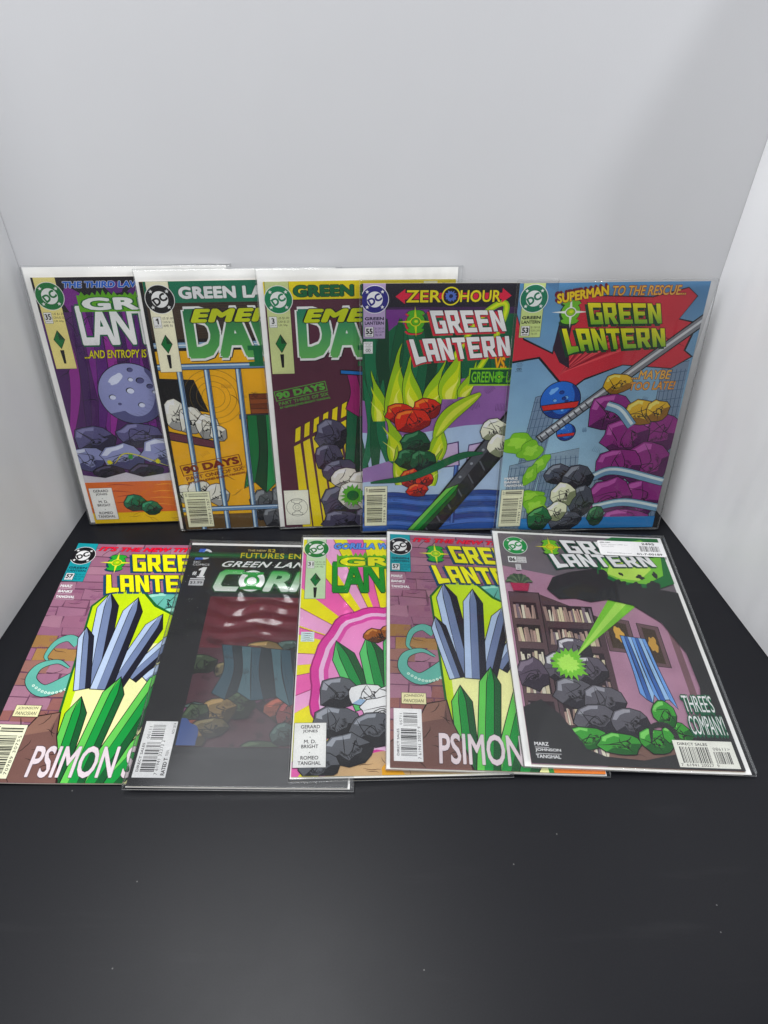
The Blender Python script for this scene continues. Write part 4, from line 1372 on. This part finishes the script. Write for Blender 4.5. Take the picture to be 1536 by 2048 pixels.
def cover_31():
    c = Cover((244, 220, 36))
    Pk, PD, PL = (222, 108, 172), (190, 66, 142), (242, 168, 206)
    cx, cy = 84, 110
    for i in range(22):
        a = 360.0 / 22 * i + 4 * math.sin(i * 2.3)
        w = 4.6 + 2.2 * math.sin(i * 1.7)
        p = [(cx, cy)]
        for d in (-w, w):
            p.append((cx + 210 * math.cos(R(a + d)), cy + 210 * math.sin(R(a + d))))
        c.poly([p[0], p[1], p[2]], (Pk, PL)[i % 2])
        c.ribbon([p[0], p[1]], 0.7, (140, 50, 90), taper=False)
    c.burst(120, 252, 40, (242, 160, 200), 14, 0.25, 6, 0.5, 0.35)
    for rx, ry, col in ((66, 82, (150, 40, 110)), (64.6, 80.6, (206, 70, 154)), (58, 74, (246, 190, 218)), (54, 70, (206, 84, 160)), (50, 66, (238, 148, 196))):
        c.poly(c.blob_pts(78, 90, rx, ry, 0, 5, 0.06, 60, freq=2.6), col)
    # ground
    c.poly([(26, 0), (34, 12), (70, 20), (120, 22), (168.3, 14), (168.3, 0)], (196, 166, 128))
    c.cracks(40, 2, 160, 18, 16, 7, (96, 70, 50), 14, 0.6)
    for i in range(12):
        a = R(30 + i * 11)
        c.ribbon([(50, 12), (50 + 8 * math.cos(a), 12 + 8 * math.sin(a)), (50 + 13 * math.cos(a), 12 + 10 * math.sin(a))], 1.3, (120, 112, 70))
    for a, b, w in (((60, 60), (34, 128), 20), ((110, 60), (138, 128), 22), ((74, 60), (62, 134), 20), ((98, 60), (112, 138), 20), ((86, 58), (88, 146), 22)):
        c.prism(a, b, w, ((30, 138, 70), (16, 84, 44), (96, 190, 112)))
    c.pile(((36, 74, 17, 16), (112, 72, 20, 15)), ((92, 94, 100), (32, 32, 36), (156, 160, 168)), 3)
    c.pile(((60, 72, 16, 11), (84, 70, 18, 12), (74, 58, 20, 12)), ((230, 232, 236), (148, 176, 204), (250, 250, 248)), 7)
    c.pile(((34, 46, 20, 15), (64, 40, 20, 16), (96, 44, 22, 16), (126, 40, 20, 16), (44, 22, 18, 14), (20, 8, 16, 12)), ((92, 94, 100), (32, 32, 36), (156, 160, 168)), 11)
    c.pile(((70, 134, 11, 8), (86, 138, 12, 8)), ((150, 88, 42), (84, 48, 28), (200, 140, 76)), 23)
    c.poly([(70, 6), (78, 16), (88, 0), (70, 0)], (232, 166, 44))
    c.rect(2, 128, 14, 139, (206, 224, 226))
    for i in range(4):
        c.ribbon([(3, 136.6 - 2.4 * i), (8, 137 - 2.4 * i), (13, 136.4 - 2.4 * i)], 0.6, INK)
    c.price_strip(3.4, 23, 178.6, (190, 214, 178), '31', 'OCT 92', ('US $1.25', 'CAN $1.50', 'UK 60p'))
    c.bullet(13.3, 245.2, 12.8, (30, 118, 58))
    c.part = 'title_lettering'
    c.text('LANTERN', (29.6, 186), (118, 0), (0, 41), (34, 138, 52), bold=0.035, spacing=0.9, outline=(12, 64, 30), ow=0.02)
    flame_title(c, 'GREEN', 37, 150, 221, 233.4, (222, 220, 36), (96, 170, 40), (20, 110, 44))
    c.new('caption_lettering')
    c.text('GORILLA W', (31, 244.6), (57, 0), (0, 9), (98, 148, 222), bold=0.055, shear=0.2, outline=(28, 42, 96), ow=0.05)
    c.credit_box(0.8, 6.8, 26.4, 45.4)
    return c


def cover_86():
    c = Cover((108, 100, 106))
    Wl, WD = (168, 130, 150), (112, 84, 100)
    c.poly([(0, 212), (168.3, 176), (168.3, 0), (0, 0)], Wl)
    c.hatch(30, 250, 60, 10, 20, 26, (60, 56, 60), 0.5)
    # bookcase
    c.poly([(2, 178), (32, 178), (30, 4), (2, 4)], INK)
    c.poly([(2.5, 177), (31, 177), (29.4, 5), (2.5, 5)], (92, 72, 76))
    c.poly([(32, 176), (86, 150), (84, 10), (30, 4)], (78, 60, 66))
    rd = random.Random(86)
    for row in range(6):
        y = 10 + row * 27
        for x0, x1, dy in ((5, 27, 0), (34, 80, -2)):
            c.rect(x0, y + dy, x1, y + 20 + dy, (44, 34, 40))
            x = x0
            while x < x1 - 2:
                w = rd.uniform(1.6, 3.6)
                h = rd.uniform(12, 18.5)
                col = rd.choice(((206, 196, 168), (150, 128, 120), (176, 150, 140), (120, 106, 116), (214, 208, 190)))
                ln = rd.choice((0, 0, 0, 1.5, -1.2))
                c.poly([(x, y + dy + 0.5), (min(x1, x + w - 0.3), y + dy + 0.5), (min(x1, x + w - 0.3 + ln), y + dy + h), (x + ln, y + dy + h)], col)
                x += w
    # framed pictures and door jamb
    for x0, y0, x1, y1, f in ((86, 112, 112, 152, (214, 170, 90)), (118, 98, 138, 146, (190, 150, 80))):
        c.poly([(x0, y0), (x1, y0 - 2), (x1, y1 - 4), (x0, y1)], INK)
        c.poly([(x0 + 0.6, y0 + 0.6), (x1 - 0.6, y0 - 1.4), (x1 - 0.6, y1 - 4.6), (x0 + 0.6, y1 - 0.6)], (104, 82, 86))
        c.poly([(x0 + 4, y0 + 4), (x1 - 4, y0 + 2), (x1 - 4, y1 - 8), (x0 + 4, y1 - 5)], (66, 54, 44))
        c.poly(c.blob_pts((x0 + x1) / 2, (y0 + y1) / 2, 4, 8, 0, int(x0), 0.3), f)
    c.poly([(146, 20), (152, 20), (152, 140), (146, 142)], (120, 92, 98))
    c.poly([(60, 0), (168.3, 0), (168.3, 22), (70, 30)], (120, 92, 84))
    c.cracks(70, 4, 150, 24, 10, 5, (70, 50, 48), 20, 0.6)
    # stand-in art: blue curtain, grey boulders, green cushions
    c.drape((100, 130), (122, 127), (6, -66), ((112, 156, 214), (62, 100, 164), (158, 192, 234)), 7, 4)
    c.pile(((54, 112, 16, 14), (40, 92, 16, 16), (64, 90, 16, 16)), ((92, 86, 98), (40, 36, 44), (206, 204, 210)), 5)
    c.pile(((46, 66, 18, 16), (70, 60, 18, 15), (60, 42, 20, 15), (88, 40, 16, 14)), ((92, 90, 98), (42, 40, 48), (150, 150, 158)), 10)
    c.pile(((48, 24, 17, 10), (74, 20, 18, 10), (104, 24, 15, 11), (124, 30, 12, 13), (118, 48, 10, 13)), ((66, 150, 62), (30, 92, 40), (130, 204, 110)), 16)
    c.boulder(13, 84, 14, 17, ((88, 76, 92), (52, 44, 56), (128, 116, 132)), 9)
    # green beam and glow
    c.poly([(50, 98), (56, 106), (130, 172), (100, 176)], (126, 190, 72))
    c.poly([(51, 100), (55, 104), (118, 172), (108, 174)], (170, 214, 104))
    c.burst(46, 96, 15, (122, 190, 70), 20, 0.3, 8)
    c.burst(46, 96, 9, (176, 220, 110), 14, 0.3, 9)
    # black surround with a round opening
    hole = c.blob_pts(86, 90, 70, 80, 0, 3, 0.03, 60)
    K = (46, 46, 48)
    c.poly([(168.3, 0), (168.3, 184), (140, 190), (120, 206), (96, 213), (66, 206), (48, 198), (40, 182), (50, 170), (66, 172), (80, 168),
            (96, 172), (120, 166), (142, 146), (155, 112), (156, 76), (146, 40), (124, 14), (90, 6), (60, 8), (46, 14), (38, 30), (30, 44), (16, 58), (0, 50), (0, 0)], K)
    c.ribbon([(100, 22), (104, 36), (116, 38), (122, 28), (118, 16)], 5, K)
    # green glow top right, drips
    c.poly([(94, 206), (104, 250), (120, 258.8), (168.3, 258.8), (168.3, 196), (150, 188), (128, 190), (108, 196)], (40, 110, 60))
    c.poly([(98, 208), (108, 246), (150, 256), (166, 240), (160, 206), (140, 194), (116, 196)], (124, 186, 76))
    c.poly([(104, 206), (112, 226), (140, 232), (150, 214), (134, 198), (116, 200)], (186, 216, 110))
    for i, (x, y, rx, ry) in enumerate(((100, 202, 5, 8), (112, 193, 7, 5), (128, 190, 8, 5), (146, 192, 6, 6), (136, 203, 3, 4), (152, 206, 5, 2), (118, 206, 3, 1.5))):
        c.poly(c.blob_pts(x, y, rx, ry, 20 * i, i, 0.3), K)
    # plant pot
    for i in range(9):
        a = R(20 + i * 18)
        c.ribbon([(14, 186), (14 + 9 * math.cos(a), 188 + 11 * math.sin(a)), (14 + 14 * math.cos(a), 186 + 12 * math.sin(a))], 3.4, ((98, 116, 90), (70, 90, 70))[i % 2], ink=0.25)
    c.poly([(7, 178), (21, 178), (24, 188), (5, 188)], (166, 54, 84))
    c.part = 'issue_box'
    c.rect(7, 217.2, 15.4, 225.4, WHITE)
    c.text('86', (7.9, 218.6), (6.6, 0), (0, 5.4), INK, bold=0.04)
    c.rect(16, 217.2, 25.4, 225.4, (206, 204, 206))
    for i, s in enumerate(('$1.75 US', '$2.50 CAN', '£1.20 UK')):
        c.text(s, (16.6, 222.8 - 2.4 * i), (8, 0), (0, 1.7), (70, 66, 70))
    c.code_stamp(13, 205.6, 18.4, 213.6, (206, 204, 206), (70, 66, 70))
    c.bullet(16.6, 241.5, 12.6, (34, 140, 74))
    c.lantern(53, 241.5, 9.4, (112, 184, 60), (216, 210, 50), (214, 206, 50), (40, 50, 46))
    c.part = 'title_lettering'
    c.block('GREEN', (63, 251), (150, 251), (70, 232.5), (158, 232.5), WHITE, INK, 0.55, (30, 76, 58), (-1.6, -1.6))
    c.block('LANTERN', (49, 230), (150, 235), (55.5, 212.5), (157, 218), WHITE, INK, 0.55, (30, 76, 58), (-1.6, -1.6))
    c.new('caption_lettering')
    c.text("THREE'S", (136.5, 51.5), (25, 0), (0, 16.5), WHITE, bold=0.0, spacing=0.95, outline=(28, 92, 66), ow=0.06, shadow=(28, 92, 66), sh=(-0.8, -1.4))
    c.text('COMPANY!', (136, 30.5), (29, 0), (0, 17.5), WHITE, bold=0.0, spacing=0.95, outline=(28, 92, 66), ow=0.06, shadow=(28, 92, 66), sh=(-0.8, -1.4))
    for i, (s, w) in enumerate((('MARZ', 11.5), ('JOHNSON', 20.5), ('TANGHAL', 19.5))):
        c.text(s, (4.4, 15.2 - 5.4 * i), (w, 0), (0, 3.2), WHITE, bold=0.03)
        if i < 2:
            c.rect(4.4, 13.6 - 5.4 * i, 4.4 + w, 14.0 - 5.4 * i, WHITE)
    c.part = 'barcode_box'
    c.rect(117, 1.6, 165, 25, (240, 236, 220))
    c.bars_v(121, 5.4, 144.5, 19.4, 61)
    c.bars_v(147.5, 5.4, 160.5, 15.8, 62)
    c.text('DIRECT SALES', (120.5, 20.6), (24, 0), (0, 2.4), INK, bold=0.02, spacing=1.05)
    c.text('08611>', (148, 16.8), (13.5, 0), (0, 2.6), INK, spacing=1.1)
    c.text('7  61941 20027  9', (118.6, 2.6), (30, 0), (0, 2.3), INK)
    return c


# ------------------------------------------------------------------ comics as objects
LIFT = 0.000006
STRIPS = 14


def split_strips(verts, faces, cols):
    """Cut flat print at fixed x lines so that every layer can follow the same gentle bow."""
    step = Cover.W / STRIPS
    ov, of, oc = [], [], []
    for f in faces:
        P = [(verts[i][0], verts[i][1], cols[i]) for i in f]
        k0 = int(math.floor(min(p[0] for p in P) / step + 1e-6))
        k1 = int(math.ceil(max(p[0] for p in P) / step - 1e-6))
        for k in range(k0, max(k1, k0 + 1)):
            poly = P
            if k1 - k0 > 1:
                for lim, sg in ((k * step, 1), ((k + 1) * step, -1)):
                    q = []
                    for i in range(len(poly)):
                        a, b = poly[i - 1], poly[i]
                        da, db = (a[0] - lim) * sg, (b[0] - lim) * sg
                        if (da < 0) != (db < 0):
                            t = da / (da - db)
                            q.append((lim, a[1] + (b[1] - a[1]) * t, tuple(a[2][c] + (b[2][c] - a[2][c]) * t for c in range(3))))
                        if db >= 0:
                            q.append(b)
                    poly = q
                    if len(poly) < 3:
                        break
            if len(poly) >= 3:
                n = len(ov)
                ov += [(p[0], p[1]) for p in poly]
                oc += [p[2] for p in poly]
                of.append(tuple(range(n, n + len(poly))))
    return ov, of, oc


def bow_fn(left, right):
    """Piecewise straight rise (metres) of the sheet at x mm; left and right edges lift by the given mm."""
    def knot(k):
        t = k / STRIPS
        return (left * max(0, 1 - t / 0.45) ** 2 + right * max(0, (t - 0.5) / 0.5) ** 2) * 0.001

    def f(x):
        u = x / (Cover.W / STRIPS)
        k = math.floor(u)
        return knot(k) * (1 - (u - k)) + knot(k + 1) * (u - k)
    return f


def strip_box(name, x0, y0, z0, x1, y1, z1, mat, parent, bow):
    step = Cover.W * 0.001 / STRIPS
    xs = [x0] + [k * step for k in range(STRIPS + 1) if x0 + 1e-5 < k * step < x1 - 1e-5] + [x1]
    vs, fs = [], []
    for x in xs:
        b = bow(x * 1000)
        vs += [(x, y0, z0 + b), (x, y1, z0 + b), (x, y1, z1 + b), (x, y0, z1 + b)]
    for i in range(len(xs) - 1):
        a, c = 4 * i, 4 * i + 4
        fs += [(a, a + 1, c + 1, c), (a + 1, a + 2, c + 2, c + 1), (a + 2, a + 3, c + 3, c + 2), (a + 3, a, c, c + 3)]
    n = len(vs)
    fs += [(0, 3, 2, 1), (n - 4, n - 3, n - 2, n - 1)]
    return mesh_obj(name, vs, fs, mat, parent)



def build_comic(name, label, M, cover, bag, board, film, group, seed, lift):
    bow = bow_fn(*lift)
    root = bpy.data.objects.new(name, None)
    COL.objects.link(root)
    root.empty_display_size = 0.02
    root['label'] = label
    root['category'] = 'comic book'
    root['group'] = group
    root.matrix_world = M
    mm = 0.001
    W, H = Cover.W * mm, Cover.H * mm
    z = 0.0002
    if board:
        b = [k * mm for k in board]
        strip_box('backing_board', b[0], b[1], z, b[2], b[3], z + 0.0006, M_BOARD, root, bow)
        z += 0.00065
    strip_box('page_block', 0.0003, 0.0003, z, W - 0.0005, H - 0.0003, z + 0.0013, M_PAGES, root, bow)
    z += 0.0014
    front = None
    order = []
    for it in cover.items:
        if it[0] not in order:
            order.append(it[0])
    top = 0
    for part in order:
        vs, fs, cs = [], [], []
        for p, ov, of, lay, bb, cl in cover.items:
            if p != part:
                continue
            k = len(vs)
            zz = z + 0.00012 + lay * LIFT
            top = max(top, zz)
            ov, of, cl = split_strips(ov, of, cl)
            vs += [(q[0] * mm, q[1] * mm, zz + bow(q[0])) for q in ov]
            cs += cl
            fs += [tuple(i + k for i in f) for f in of]
        nm = 'front_cover' if front is None else part.split('|')[0]
        if front is None:                       # the sheet itself gets an edge
            e = [(k * Cover.W / STRIPS) for k in range(STRIPS + 1)]
            for yy in (0.0, H):
                k = len(vs)
                for x in e:
                    vs += [(x * mm, yy, z + bow(x)), (x * mm, yy, z + 0.00012 + bow(x))]
                cs += [lin((214, 208, 196))] * (2 * len(e))
                fs += [(k + 2 * i, k + 2 * i + 2, k + 2 * i + 3, k + 2 * i + 1) for i in range(STRIPS)]
            for x in (0.0, Cover.W):
                k = len(vs)
                vs += [(x * mm, 0, z + bow(x)), (x * mm, H, z + bow(x)), (x * mm, H, z + 0.00012 + bow(x)), (x * mm, 0, z + 0.00012 + bow(x))]
                cs += [lin((214, 208, 196))] * 4
                fs.append((k, k + 1, k + 2, k + 3))
        o = mesh_obj(nm, vs, fs, M_PRINT, front or root)
        ca = o.data.color_attributes.new('ink', 'FLOAT_COLOR', 'POINT')
        flat = []
        for q in cs:
            flat += [q[0], q[1], q[2], 1.0]
        ca.data.foreach_set('color', flat)
        if front is None:
            front = o
    if bag:
        x0, y0, x1, y1 = [k * mm for k in bag]
        zt = top + 0.00018
        crinkled = film is M_FILM_W
        nx, ny = (120, 230) if crinkled else (150, 130)
        dr = random.Random(seed)
        dents = [(dr.uniform(0.02, 0.15), dr.uniform(0.03, 0.24), dr.uniform(0.002, 0.006), dr.uniform(0.004, 0.02), dr.uniform(0.3, 0.8)) for _ in range(9)]
        streak = 'number 31' in label
        def ticks(a, b, n):                     # fine cells at the welded rim, even ones between
            e = 0.0006
            return [a, a + e] + [a + 2 * e + (b - a - 4 * e) * k / (n - 4) for k in range(n - 3)] + [b - e, b]
        gx, gy = ticks(x0, x1, nx), ticks(y0, y1, ny)
        vs, fs = [], []
        for j in range(ny + 1):
            for i in range(nx + 1):
                x, y = gx[i], gy[j]
                d = min(x - x0, x1 - x, y - y0, y1 - y)
                s = min(1.0, d / 0.0006)
                wob = noise.noise(Vector((x * 16, y * 11, seed * 5.3))) * 0.00045 + noise.noise(Vector((x * 45, y * 60, seed * 2.3))) * 0.00012
                if crinkled:
                    g = min(1.0, 1.5 * math.exp(-(((x - 0.078) / 0.034) ** 2 + ((y - 0.182) / 0.034) ** 2)))
                    g *= 0.72 + 0.9 * noise.noise(Vector((x * 42, y * 30, 9.0)))
                    ph = y * 430 + 4.0 * noise.noise(Vector((x * 26, y * 18, 3.1))) + x * 22
                    wob += g * 0.0021 * (1 + 0.6366 * math.asin(0.985 * math.sin(ph)))
                elif streak:
                    g = math.exp(-(((x - 0.0435) / 0.0022) ** 2)) * (1 if 0.15 < y < 0.245 else 0)
                    wob += g * 0.0009 * (1 + math.sin(y * 520 + 3 * noise.noise(Vector((y * 60, 1.0, 2.0)))))
                for dx, dy, sx, sy, am in dents:
                    if abs(x - dx) < 3 * sx and abs(y - dy) < 3 * sy:
                        wob += am * 0.0005 * math.exp(-((x - dx) / sx) ** 2 - ((y - dy) / sy) ** 2)
                wob += bow(x * 1000)
                vs.append((x, y, 0.0005 + bow(x * 1000) + (zt + 0.00045 + wob - bow(x * 1000) - 0.0005) * s))
        for j in range(ny):
            for i in range(nx):
                a = j * (nx + 1) + i
                fs.append((a, a + 1, a + nx + 2, a + nx + 1))
        sl = mesh_obj('plastic_sleeve', vs, fs, film, root, True)
        # welded seam round the sleeve
        P = [(x0, y0), (x1, y0), (x1, y1), (x0, y1)]
        sv, sf = [], []
        r = 0.00033
        for a in range(4):
            p, q = Vector((*P[a], 0.0005 + bow(P[a][0] * 1000))), Vector((*P[(a + 1) % 4], 0.0005 + bow(P[(a + 1) % 4][0] * 1000)))
            d = (q - p).normalized()
            sd = Vector((d.y, -d.x, 0))
            k = len(sv)
            for e in (p, q):
                for ang in range(8):
                    t = math.pi * 2 * ang / 8
                    w = e + sd * (r * math.cos(t)) + Vector((0, 0, r * math.sin(t)))
                    sv.append(tuple(w))
            sf += [(k + i, k + (i + 1) % 8, k + 8 + (i + 1) % 8, k + 8 + i) for i in range(8)]
        mesh_obj('sleeve_seam', sv, sf, M_SEAM, sl)
    return root, top


def stand(x, y, rot, lean, yaw, low):
    """Leaning comic: low = lowest local y of the sleeve in mm."""
    m = Matrix.Rotation(R(yaw), 4, 'Z') @ Matrix.Rotation(R(90 - lean), 4, 'X') @ Matrix.Rotation(R(rot), 4, 'Z')
    n = m.to_3x3() @ Vector((0, 0, 1))
    p = Vector((x, y, 0)) - n * 0.003
    corners = [m.to_3x3() @ Vector((cx, low * 0.001 - 0.0006, cz)) for cx in (-0.006, 0.176) for cz in (0, 0.001)]
    p.z = -min(q.z for q in corners) + 0.0002
    m.translation = p
    return m


def lay(x, y, rot, slope, right):
    """Comic lying on the table; slope lifts its left edge onto the comic beneath."""
    m = Matrix.Rotation(math.atan(slope), 4, 'Y') @ Matrix.Rotation(R(rot), 4, 'Z')
    m.translation = Vector((x, y, slope * right * 0.001 + 0.0008))
    return m


STANDING = 'sleeved comics standing against the back wall'
LYING = 'comics lying in an overlapping row'
c57n = cover_57(False)
SPEC = [
    ('sleeved_comic', 'sleeved comic number 35 with purple cover and white title, against the left corner', stand(-0.305, 0.5519, -0.33, 8.5, 3.94, -1), cover_35(), (-6.5, -1, 173, 268.5), (-5.5, 0, 169, 267), M_FILM, STANDING),
    ('sleeved_comic', 'sleeved comic number 1 with blue prison bars on yellow and green title band', stand(-0.2091, 0.5433, -0.32, 9.4, 4.54, -1), cover_e1(), (-4.2, -1, 175, 269), (-3.3, 0, 170, 267.8), M_FILM, STANDING),
    ('sleeved_comic', 'sleeved comic number 3 with maroon cover, yellow slats and yellow title band', stand(-0.1023, 0.548, -0.2, 8.6, 4.04, -1.5), cover_e3(), (-6, -1.5, 174, 270), (-5, 0, 170, 268.6), M_FILM, STANDING),
    ('sleeved_comic', 'sleeved comic number 55 with green flames, purple strip and red arrow heading', stand(-0.0192, 0.5412, -0.87, 9.2, 3.88, -1), cover_55(), (-2, -1, 172, 262), None, M_FILM, STANDING),
    ('sleeved_comic', 'sleeved comic number 53 with blue sky, red cloth and yellow green title', stand(0.1223, 0.5462, 0.35, 9.6, 2.4, -2.5), cover_53(), (-2.2, -2.5, 175, 260.8), None, M_FILM, STANDING),
    ('comic_book', 'unsleeved comic number 57 with pink brick cover, lying beside the left wall', lay(-0.312, 0.2617, 0.23, 0.0, 168), c57n, None, None, None, LYING),
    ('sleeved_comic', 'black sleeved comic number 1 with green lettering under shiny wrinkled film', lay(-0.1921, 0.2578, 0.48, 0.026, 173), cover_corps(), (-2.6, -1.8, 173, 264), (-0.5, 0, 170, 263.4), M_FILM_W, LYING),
    ('sleeved_comic', 'sleeved comic number 31 with yellow and pink ray cover', lay(-0.0673, 0.2652, 2.7, 0.036, 173), cover_31(), (-2.2, -3.2, 172.6, 264.4), (-1, -0.8, 170, 263.6), M_FILM, LYING),
    ('sleeved_comic', 'sleeved comic number 57 with pink brick cover on a white backing board', lay(0.0085, 0.2723, -0.15, 0.05, 173), cover_57(True), (-3.4, -1, 172.5, 265), (-2.8, -0.2, 169.5, 264.3), M_FILM, LYING),
    ('sleeved_comic', 'sleeved comic number 86 with black cover and white price sticker', lay(0.1185, 0.2769, -0.75, 0.042, 177), cover_86(), (-5.9, -2.2, 176.8, 264), (-5, -1.2, 173.6, 263.2), M_FILM, LYING),
]
last = None
for i, (nm, lb, M, cv, bag, board, film, grp) in enumerate(SPEC):
    lift = (2.2, 0.0) if bag is None else ((0.0, 0.9) if board else (0.4, 1.2))
    last = build_comic(nm, lb, M, cv, bag, board, film, grp, i + 1, lift)


# ------------------------------------------------------------------ price sticker on the last sleeve
def sticker(root, top, bw=bow_fn(0.0, 0.9)):
    s = Cover((240, 240, 240))
    s.items = []
    s.part = 'price_sticker'
    x0, y0, x1, y1, r = 102.5, 231, 170.5, 252, 2.4
    pts = []
    for cx, cy, a in ((x1 - r, y1 - r, 0), (x0 + r, y1 - r, 90), (x0 + r, y0 + r, 180), (x1 - r, y0 + r, 270)):
        pts += [(cx + r * math.cos(R(a + k * 18)), cy + r * math.sin(R(a + k * 18))) for k in range(6)]
    s.clip = (0, 0, 200, 300)
    s.poly(pts, (234, 234, 236))
    GR = (120, 120, 124)
    s.text('#86 NM', (105, 248.4), (11, 0), (0, 1.8), (70, 70, 74), bold=0.02)
    s.text('Green Lantern (1990 3rd', (105.4, 245.4), (28, 0), (0, 2.0), GR)
    s.text('Series) DC', (106, 242.6), (13, 0), (0, 2.0), GR)
    s.text('MyComicShop.com', (110, 233.2), (25, 0), (0, 2.4), GR)
    s.text('2495', (148.5, 247.4), (13.5, 0), (0, 3.2), (40, 40, 44), bold=0.03)
    s.bars_v(145.5, 238, 166, 246, 71)
    s.text('01-7-00189', (140.5, 232.8), (26, 0), (0, 2.9), (40, 40, 44), bold=0.02)
    vs, fs, cs = [], [], []
    for p, ov, of, lay_, bb, cl in s.items:
        k = len(vs)
        ov, of, cl = split_strips(ov, of, cl)
        vs += [(q[0] * 0.001, q[1] * 0.001, top + 0.0012 + bw(q[0]) + lay_ * 0.00001) for q in ov]
        cs += cl
        fs += [tuple(i + k for i in f) for f in of]
    o = mesh_obj('price_sticker', vs, fs, M_PRINT, root)
    o['label'] = 'white shop price sticker with bar code'
    ca = o.data.color_attributes.new('ink', 'FLOAT_COLOR', 'POINT')
    flat = []
    for q in cs:
        flat += [q[0], q[1], q[2], 1.0]
    ca.data.foreach_set('color', flat)


sticker(*last)
